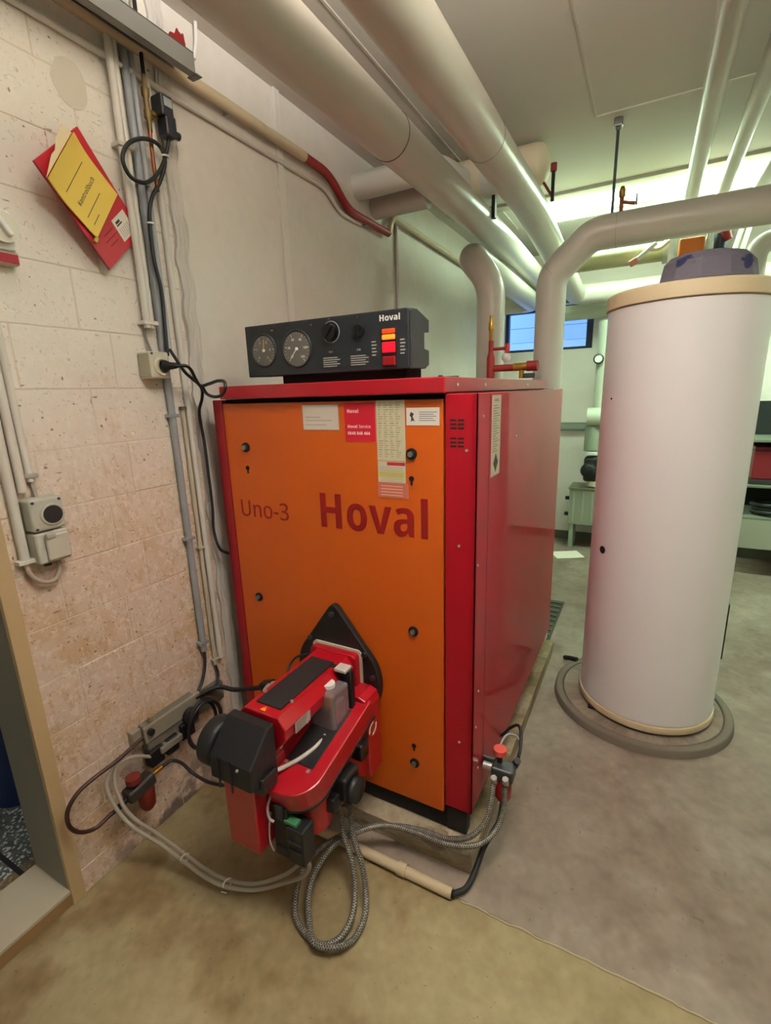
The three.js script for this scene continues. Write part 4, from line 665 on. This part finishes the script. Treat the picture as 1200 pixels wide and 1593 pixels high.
{ // rotary switch at the left edge
  const t = thing('rotary_switch', 'white rotary switch over a red label strip at the left edge', 'switch', [W, 1.90, 0.58]);
  putBox(t, 'housing', [W, 1.935, 0.53], [W + 0.042, 2.03, 0.63], mt.white, 0.008); const k = put(t, 'dial', cyl(0.036, 0.018, 36), M(0xdedacb, 0.45), [W + 0.05, 1.985, 0.562], ROTZ); put(k, 'grip', rb(0.016, 0.05, 0.014, 0.005), mt.white, [W + 0.064, 1.985, 0.562], [0.6, 0, 0]);
  putBox(t, 'base', [W, 1.905, 0.525], [W + 0.034, 1.937, 0.63], M(0xb9ac9e, 0.6), 0.004); putBox(t, 'red_label', [W + 0.034, 1.908, 0.528], [W + 0.036, 1.930, 0.63], M(0x9c1026, 0.5), 0.0005);
  putSweep(t, 'feed_conduit', [[W + 0.014, 2.3, 0.585], [W + 0.014, 2.03, 0.585]], 0.013, mt.conduitWhite, 14);
}
{ // red folder with a yellow booklet, hung askew on the wall, its right corner tucked behind the conduit
  const c = [W + 0.042, 2.117, 0.302], t = thing('ring_folder', 'red folder hung askew on the wall, one corner tucked behind the conduit', 'folder', c);
  const slant = Math.PI / 2 + 0.21, orient = (g, a) => { g.rotateZ(a); g.rotateY(slant); return g; };
  const tilt = -0.831;
  const place = (name, u0, v0, u1, v1, d0, d1, mat, r = 0.001) => { const g = rb(u1 - u0, v1 - v0, d1 - d0, r); g.translate((u0 + u1) / 2, (v0 + v1) / 2, (d0 + d1) / 2); return put(t, name, orient(g, tilt), mat, c); };
  place('back_cover', -0.142, -0.104, 0.142, 0.104, -0.004, -0.0025, mt.folderRed); place('front_cover', -0.142, -0.104, 0.142, 0.104, 0.0, 0.0015, mt.folderRed); place('pages', -0.135, -0.10, 0.125, 0.10, -0.0024, -0.0001, mt.paper, 0.0005); place('fold_edge', -0.142, -0.106, 0.142, -0.1035, -0.004, 0.0015, M(0x8d1824, 0.5), 0.0005);
  const lt = canvasTex(128, 96, (g) => { g.fillStyle = '#e2dccc'; g.fillRect(0, 0, 128, 96); g.fillStyle = '#333'; g.fillRect(20, 52, 14, 30); g.fillRect(38, 44, 8, 40); g.fillStyle = '#999'; for (let y = 18; y < 80; y += 12) g.fillRect(60, y, 56, 3); });
  { const g = new THREE.BoxGeometry(0.062, 0.07, 0.0008); g.translate(0.092, 0.048, 0.002); put(t, 'white_label', orient(g, tilt), [mt.paper, mt.paper, mt.paper, mt.paper, M(0xffffff, 0.6, { map: lt }), mt.paper], c); }
  for (const [u, v, w] of [[0.075, -0.05, 0.05], [0.09, -0.05, 0.07], [0.105, -0.055, 0.04]]) { const g = bx(0.0015, w, 0.0006); g.translate(u, v + 0.03, 0.0018); put(t, 'printed_line', orient(g, tilt), M(0x5c1018, 0.6), c); }
  const bt = canvasTex(256, 256, (g, w, h) => { g.fillStyle = '#ebca5c'; g.fillRect(0, 0, w, h); g.save(); g.translate(128, 128); g.rotate(-Math.PI / 2); g.fillStyle = '#4a4634'; g.font = 'bold 25px sans-serif'; g.fillText('Kontrollbuch', -82, 22); g.fillRect(-92, -50, 170, 3); g.fillRect(-92, 60, 140, 3); g.fillRect(-92, 94, 60, 3); g.restore(); });
  const B = [W + 0.058, 2.137, 0.338], bt2 = -0.62, bk = thing('booklet', 'yellow booklet with dark print clipped in front of the red folder', 'booklet', B);
  { const g = new THREE.BoxGeometry(0.171, 0.178, 0.004, 12, 1, 1), p = g.attributes.position; for (let i = 0; i < p.count; i++) p.setZ(i, p.getZ(i) + 0.014 * Math.max(0, -p.getX(i) / 0.0855) ** 2); g.computeVertexNormals(); put(bk, 'cover', orient(g, bt2), [mt.bookYellow, mt.bookYellow, mt.bookYellow, mt.bookYellow, M(0xffffff, 0.6, { map: bt }), mt.bookYellow], B); }
  { const g = extrude([[-0.086, -0.085], [-0.0856, 0.088], [-0.112, 0.080], [-0.108, 0.03], [-0.098, 0.0], [-0.100, -0.02]], 0.002); g.translate(0, 0, 0.006); put(bk, 'cream_flap', orient(g, bt2), M(0xecd9b2, 0.7), B); }
  { const g = rb(0.012, 0.02, 0.010, 0.003); g.translate(0.085, -0.095, 0); put(bk, 'string_loop', orient(g, bt2), mt.brass, B); }
  put(t, 'hook', cyl(0.003, 0.05, 8), mt.darkSteel, [W + 0.02, 2.17, 0.30], ROTZ);
}
// lower left: junction trunk, cable coils, little oil filter
{
  const t = thing('junction_trunk', 'grimy grey cable trunk with black plugs low on the left wall', 'cable trunk', [W, 0.38, 0.30]);
  putBox(t, 'trunk', [W, 0.335, 0.20], [W + 0.045, 0.455, 0.42], M(0x6a655a, 0.7, { bumpMap: bumpFine, bumpScale: 0.002 }), 0.006); putBox(t, 'trunk_lid', [W + 0.04, 0.40, 0.19], [W + 0.052, 0.462, 0.43], M(0x857f70, 0.6), 0.004); putBox(t, 'end_bracket', [W, 0.39, 0.425], [W + 0.03, 0.455, 0.46], M(0x8a8272, 0.6), 0.004);
  for (const [z, y, l] of [[0.40, 0.335, 0.055], [0.335, 0.335, 0.05], [0.265, 0.35, 0.06]]) putBox(t, 'plug', [W + 0.02, y - 0.035, z - l / 2], [W + 0.06, y + 0.03, z + l / 2], mt.black, 0.006);
  put(t, 'socket', cyl(0.03, 0.03, 24), mt.rubber, [W + 0.058, 0.40, 0.25], ROTZ); put(t, 'socket', cyl(0.012, 0.03, 12), mt.rubber, [W + 0.05, 0.44, 0.41], ROTZ); putBox(t, 'grey_plug', [W + 0.045, 0.335, 0.30], [W + 0.07, 0.36, 0.39], M(0x7a756a, 0.6), 0.004); put(t, 'knob', cyl(0.012, 0.02, 12), M(0x8a7a5c, 0.6), [W + 0.03, 0.47, 0.385]);
  putBox(t, 'trunk', [W, 0.35, 0.06], [W + 0.035, 0.43, 0.20], M(0x5f5a50, 0.7), 0.006);
}
soloSweep('drop_cable', 'dark cable leaving the grey conduit towards the cable trunk', 'cable', curve([[-1.068, 0.595, 0.115], [-1.058, 0.536, 0.129], [-1.05, 0.479, 0.160], [-1.045, 0.46, 0.185]]), 0.006, mt.cableBlack, 10);
soloSweep('drop_cable', 'dark cable leaving the slim beige conduit towards the cable trunk', 'cable', curve([[-1.072, 0.505, 0.068], [-1.058, 0.459, 0.071], [-1.045, 0.435, 0.096], [-1.042, 0.438, 0.15]]), 0.005, mt.cableBlack, 10);
{
  const t = thing('burner_lead', 'thick black lead from the cable trunk to a plug on the burner side', 'cable', [-1.03, 0.44, 0.19]);
  putSweep(t, 'lead', curve([[-1.038, 0.445, 0.21], [-1.03, 0.445, 0.15], [-1.01, 0.44, 0.11], [-0.95, 0.44, 0.10], [-0.86, 0.47, 0.10], [-0.78, 0.50, 0.10]]), 0.009, mt.cableBlack, 12); put(t, 'plug', rb(0.06, 0.04, 0.04, 0.008), mt.blackGloss, [-0.76, 0.51, 0.10], [0, 0, 0.35]); put(t, 'plug_nut', cyl(0.016, 0.035, 12), mt.zinc, [-0.715, 0.53, 0.105], [0, 0, Math.PI / 2 + 0.35]);
}
{
  const P = []; for (let k = 0; k <= 120; k++) { const a = -0.6 + k / 120 * Math.PI * 2 * 2.4, r = 0.085 + 0.008 * Math.sin(a * 0.7); P.push(V(-1.012 + 0.012 * Math.sin(k / 14) + k * 0.00015, 0.345 + r * 1.08 * Math.sin(a + 1.6), 0.212 + r * 0.85 * Math.cos(a + 1.6))); }
  soloSweep('cable_coil', 'black cable coiled in rings beside the burner intake', 'cable', P, 0.0065, mt.cableBlack, 10);
}
soloSweep('return_hose', 'dark brown hose hanging in a wide bow from the trunk to the small oil filter', 'hose', curve([[-1.03, 0.437, 0.44], [-1.024, 0.424, 0.544], [-1.03, 0.416, 0.609], [-1.03, 0.405, 0.665], [-1.03, 0.373, 0.700], [-1.03, 0.320, 0.706], [-1.03, 0.272, 0.680], [-1.026, 0.250, 0.639], [-1.024, 0.257, 0.592], [-1.012, 0.266, 0.558]], 90), 0.0065, mt.cableBrown, 10);
{
  const t = thing('oil_filter', 'small oil filter with rusty red bowl low on the left wall', 'oil filter', [W, 0.17, 0.48]); const x = W + 0.07;
  put(t, 'head', rb(0.05, 0.045, 0.10, 0.01), M(0x2a2622, 0.5), [x, 0.285, 0.49], [0.12, 0, 0]); put(t, 'bowl', lathe([[0, 0], [0.016, 0.002], [0.026, 0.02], [0.029, 0.09], [0, 0.09]], 26), M(0x641810, 0.45), [x, 0.178, 0.470]);
  put(t, 'red_knob', cyl(0.024, 0.02, 22), M(0x6e2018, 0.6), [x, 0.328, 0.505]); put(t, 'stem', cyl(0.010, 0.03, 14), mt.black, [x, 0.313, 0.505]); put(t, 'inlet', cyl(0.010, 0.05, 12), mt.black, [x, 0.272, 0.55], [Math.PI / 2 + 0.2, 0, 0]); put(t, 'outlet', cyl(0.009, 0.05, 8), mt.brass, [x, 0.292, 0.425], ROTX); put(t, 'wall_bracket', rb(0.05, 0.03, 0.03, 0.004), mt.darkSteel, [W + 0.025, 0.285, 0.48]);
}
soloSweep('filter_hose', 'dark hose from the small oil filter along the wall to the burner', 'hose', curve([[-1.012, 0.294, 0.40], [-1.0, 0.30, 0.37], [-0.985, 0.278, 0.345], [-0.95, 0.235, 0.329], [-0.88, 0.222, 0.325], [-0.80, 0.235, 0.319], [-0.70, 0.27, 0.31], [-0.60, 0.33, 0.30]]), 0.006, mt.cableBlack, 10);
const gGrey = 'grey burner power cables tied together';
soloSweep('power_cable', 'grey cable of the tied pair, upper one where it enters the burner plug', 'cable', curve([[-1.030, 0.333, 0.405], [-1.034, 0.392, 0.486], [-1.034, 0.402, 0.530], [-1.034, 0.365, 0.552], [-1.000, 0.289, 0.562], [-0.975, 0.226, 0.548], [-0.927, 0.130, 0.499], [-0.831, 0.080, 0.481], [-0.748, 0.060, 0.476], [-0.673, 0.050, 0.466], [-0.577, 0.050, 0.436], [-0.487, 0.090, 0.397], [-0.413, 0.170, 0.385], [-0.355, 0.25, 0.42], [-0.350, 0.29, 0.455]], 120), 0.0062, mt.cableGrey, 10, gGrey);
soloSweep('power_cable', 'grey cable of the tied pair, lower one hanging nearer the floor', 'cable', curve([[-0.362, 0.258, 0.44], [-0.371, 0.200, 0.40], [-0.406, 0.125, 0.385], [-0.467, 0.075, 0.395], [-0.565, 0.035, 0.438], [-0.647, 0.036, 0.472], [-0.719, 0.048, 0.490], [-0.814, 0.068, 0.496], [-0.913, 0.116, 0.513], [-0.968, 0.212, 0.562], [-1.010, 0.281, 0.578], [-1.040, 0.363, 0.575], [-1.045, 0.401, 0.535]], 110), 0.0062, mt.cableGrey, 10, gGrey);
{ const t = thing('cable_tie', 'white cable tie round the two grey power cables, nearer the burner', 'cable tie', [-0.66, 0.04, 0.468]); put(t, 'loop', new THREE.TorusGeometry(0.015, 0.0025, 8, 20), mt.white, [-0.66, 0.042, 0.468], [0, 1.2, 0]); put(t, 'tail', rb(0.004, 0.03, 0.003, 0.001), mt.white, [-0.66, 0.024, 0.486], [0.6, 0, 0]); }
{ const t = thing('cable_tie', 'white cable tie round the two grey power cables, nearer the wall', 'cable tie', [-0.83, 0.075, 0.486]); put(t, 'loop', new THREE.TorusGeometry(0.014, 0.0025, 8, 20), mt.white, [-0.83, 0.075, 0.488], [0, 1.3, 0]); put(t, 'tail', rb(0.004, 0.025, 0.003, 0.001), mt.white, [-0.83, 0.096, 0.488], [0.2, 0, 0]); }
{ const t = thing('waste_bin', 'dark blue bin standing in the corridor beyond the doorway', 'bin', [-1.78, 0, 0.55]); put(t, 'tub', new THREE.CylinderGeometry(0.19, 0.15, 0.46, 28), mt.blueBin, [-1.80, 0.231, 0.50]); put(t, 'rim', new THREE.TorusGeometry(0.19, 0.012, 10, 36), mt.blueBin, [-1.80, 0.46, 0.50], ROTX); }

// ================================================================== FAR END
{ const t = thing('insulated_pipe', 'yellowish insulated pipe crossing under the far lamp', 'pipe', [-0.9, 2.4, -2.42]); putSweep(t, 'insulation', [[-0.13, 2.40, -2.62], [0.40, 2.40, -2.62]], 0.058, M(0xb9b98a, 0.45), 28); putSweep(t, 'collar', [[0.40, 2.40, -2.62], [0.43, 2.40, -2.62]], 0.075, mt.pvcGreen, 28); }
{ const t = thing('mixing_valve', 'orange motor housing with dark red valve behind the tank top', 'valve', [0.55, 2.3, -2.4]); const z = -2.5; put(t, 'orange_housing', rb(0.135, 0.10, 0.12, 0.012), mt.orangeWrap, [0.55, 2.37, z]); putBox(t, 'end_plate', [0.625, 2.30, z - 0.06], [0.64, 2.43, z + 0.06], mt.pvcGreen, 0.004); put(t, 'dark_motor', cyl(0.035, 0.13, 24), M(0x1c2436, 0.5), [0.70, 2.36, z]); put(t, 'red_flange', cyl(0.024, 0.06, 16), mt.redPaint, [0.725, 2.41, z + 0.03], [0.3, 0, 0.4]); }
{ const t = thing('insulated_pipe', 'grey insulated pipe rising behind the right side of the tank top', 'pipe', [0.87, 1.9, -2.4]); putSweep(t, 'insulation', bent([[0.87, 0.01, -2.4], [0.87, 2.33, -2.4], [1.3, 2.35, -2.4]], 0.09), 0.056, mt.pvc, 28); }
for (const [x, l] of [[0.735, 'left one of two slim white pipes slanting behind the tank top'], [0.775, 'right one of two slim white pipes slanting behind the tank top']]) soloSweep('slim_pipe', l, 'pipe', [[x, 2.05, -2.75], [x + 0.10, 2.55, -2.75]], 0.014, mt.pvcGreen, 14, 'slim pipes behind the tank');
{ const t = thing('lever_valve', 'small valve with white lever and salmon tip in front of the yellowish pipe', 'valve', [0.27, 2.3, -2.5]); putSweep(t, 'lever', [[0.25, 2.345, -2.50], [0.36, 2.43, -2.50]], 0.013, mt.white, 10); put(t, 'tip', rb(0.055, 0.04, 0.03, 0.01), M(0xd9917a, 0.5), [0.238, 2.335, -2.50], [0, 0, 0.5]); putSweep(t, 'arm', bent([[0.30, 2.40, -2.51], [0.38, 2.39, -2.51], [0.43, 2.43, -2.51]], 0.03), 0.011, mt.cream, 10); }
{ const t = thing('insulated_pipe', 'pale green insulated pipe crossing above the window', 'pipe', [-0.5, 2.2, -3.72]); putSweep(t, 'insulation', [[-0.45, 2.225, -3.74], [0.30, 2.225, -3.74]], 0.066, mt.pvcGreen, 28); }
{ const t = thing('insulated_pipe', 'pale green insulated pipe standing at the far wall with a thermometer on it', 'pipe', [0.02, 1.4, -3.72]); putSweep(t, 'insulation', [[0.02, 1.30, -3.72], [0.02, 2.13, -3.72]], 0.075, mt.pvcGreen, 30); const th = put(t, 'thermometer', lathe([[0, 0], [0.04, 0], [0.044, 0.01], [0.044, 0.03], [0, 0.032]], 28), mt.charcoal, [-0.028, 1.80, -3.648], ROTX); put(th, 'dial', cyl(0.032, 0.003, 24), mt.white, [-0.028, 1.80, -3.614], ROTX); putSweep(t, 'elbow', bent([[-0.085, 1.29, -3.62], [0.05, 1.29, -3.62], [0.16, 1.29, -3.62]], 0.05), 0.082, mt.pvcGreen, 28); }
{ const t = thing('circulation_pump', 'dark circulation pump under a grey-green pipe at the far wall', 'pump', [-0.03, 0.6, -3.66]); put(t, 'pipe', cyl(0.075, 0.22, 28), mt.greenGrey, [-0.03, 1.09, -3.66]); put(t, 'flange', cyl(0.085, 0.03, 24), mt.pvcLight, [-0.03, 0.955, -3.66]); put(t, 'body', rb(0.16, 0.24, 0.14, 0.03), M(0x1a1e1c, 0.5), [-0.01, 0.80, -3.66]); put(t, 'motor', lathe([[0, 0], [0.06, 0], [0.068, 0.01], [0.068, 0.08], [0.05, 0.1], [0, 0.1]], 28), M(0x161a1a, 0.45), [-0.04, 0.80, -3.60], ROTX); put(t, 'lower_flange', cyl(0.07, 0.05, 24), mt.cream, [0.02, 0.66, -3.66]); }
{ const t = thing('floor_cabinet', 'low grey cabinet with two black knobs at the far wall', 'cabinet', [-0.02, 0.1, -3.72]); const b = putBox(t, 'carcass', [-0.20, 0.25, -3.88], [0.25, 0.60, -3.60], M(0x8f9480, 0.6), 0.008); putBox(t, 'top', [-0.21, 0.60, -3.89], [0.26, 0.62, -3.59], M(0x7a7e68, 0.6), 0.004); for (let k = 0; k < 5; k++) putBox(b, 'rib', [-0.17 + k * 0.085, 0.28, -3.601], [-0.15 + k * 0.085, 0.58, -3.595], M(0x9aa08c, 0.6), 0.002); putBox(t, 'leg', [-0.19, 0.003, -3.86], [-0.15, 0.26, -3.62], mt.greenGrey, 0.004); putBox(t, 'leg', [0.20, 0.003, -3.86], [0.24, 0.26, -3.62], mt.greenGrey, 0.004); for (const y of [0.50, 0.34]) put(t, 'knob', cyl(0.018, 0.04, 14), mt.black, [-0.222, y, -3.66], ROTZ); }
{ const t = thing('wall_channel', 'grey horizontal cable channel on the far wall', 'cable channel', [-0.6, 1.17, FZ]); putBox(t, 'channel', [W + 0.02, 1.14, FZ], [-0.12, 1.22, FZ + 0.05], M(0x7b8478, 0.6), 0.004); putBox(t, 'channel_lid', [W + 0.02, 1.155, FZ + 0.05], [-0.12, 1.20, FZ + 0.056], M(0x879082, 0.6), 0.002); }
{ const t = thing('rail', 'thin white rail above the far window', 'rail', [-0.5, 2.38, FZ]); putBox(t, 'bar', [-0.98, 2.375, FZ + 0.03], [-0.10, 2.39, FZ + 0.07], mt.white, 0.003); putBox(t, 'bar_back', [-0.98, 2.345, FZ], [-0.10, 2.375, FZ + 0.03], mt.windowFrame, 0.003); for (const x of [-0.93, -0.15]) putBox(t, 'bracket', [x, 2.36, FZ], [x + 0.02, 2.376, FZ + 0.06], mt.darkSteel, 0.002); }
{ const t = thing('work_shelf', 'dark open shelf unit half hidden behind the tank', 'shelf', [1.7, 0, -3.6]); for (const y of [0.50, 0.76, 1.12]) putBox(t, 'shelf_board', [1.15, y - 0.02, -3.88], [2.4, y, -3.40], M(0x6f7464, 0.6), 0.003); for (const x of [1.16, 2.36]) putBox(t, 'post', [x, 0.003, -3.88], [x + 0.04, 1.4, -3.84], mt.darkSteel, 0.003); putBox(t, 'back', [1.15, 0.42, -3.90], [2.4, 1.4, -3.885], M(0x1d1f1e, 0.8)); putBox(t, 'apron', [1.15, 0.24, -3.42], [2.4, 0.48, -3.40], M(0x9c9f8e, 0.6), 0.003); }
{ const t = thing('tool_case', 'dark red tool case on the shelf behind the tank', 'case', [1.5, 0.78, -3.6]); putBox(t, 'shell', [1.18, 0.80, -3.80], [1.75, 1.03, -3.45], M(0x7a1620, 0.5), 0.012); putBox(t, 'lid', [1.18, 1.03, -3.80], [1.75, 1.06, -3.45], M(0x5c1018, 0.5), 0.008); putBox(t, 'latch', [1.42, 0.98, -3.45], [1.48, 1.04, -3.44], mt.steel, 0.003); putBox(t, 'stand', [1.17, 0.761, -3.82], [1.9, 0.80, -3.44], M(0x2a2624, 0.7), 0.003); }
{ const t = thing('hose_coil', 'dark coiled hose lying on the lower shelf under the red case', 'hose', [1.38, 0.5, -3.6]); for (const [r, y] of [[0.16, 0.52], [0.15, 0.55], [0.165, 0.58]]) put(t, 'turn', new THREE.TorusGeometry(r, 0.016, 10, 40), M(0x2a302c, 0.5), [1.40, y, -3.58], [Math.PI / 2 - 0.1, 0, 0]); }
{ const t = thing('paper_sheet', 'cream sheet of paper on the floor behind the boiler', 'paper', [-0.14, 0.003, -3.35]); const g = new THREE.BoxGeometry(0.26, 0.002, 0.2, 8, 1, 8), p = g.attributes.position; for (let i = 0; i < p.count; i++) p.setY(i, p.getY(i) + 0.02 * Math.max(0, p.getX(i) - 0.04)); g.computeVertexNormals(); put(t, 'sheet', g, mt.paper, [-0.16, 0.004, -3.38], [0, 0.5, 0]); }
{ const t = thing('floor_grate', 'dark grated floor drain behind the right side of the boiler', 'drain', [-0.15, 0, -1.9]); putBox(t, 'rim', [-0.42, 0.0025, -2.25], [-0.02, 0.012, -1.62], mt.darkMat, 0.003); for (let k = 0; k < 8; k++) putBox(t, 'bar', [-0.41, 0.012, -2.22 + k * 0.075], [-0.03, 0.02, -2.19 + k * 0.075], M(0x5a584c, 0.8), 0.003); }
solo('hose_stub', 'short dark hose stub on the floor between boiler and tank', 'hose', sweep(curve([[0.0, 0, 0], [0.03, 0.02, 0.03], [0.07, 0.03, 0.05]]), 0.014, mt.rubber ? 10 : 10), mt.rubber, [0.10, 0.017, -1.44]);

renderer.render(scene, camera);
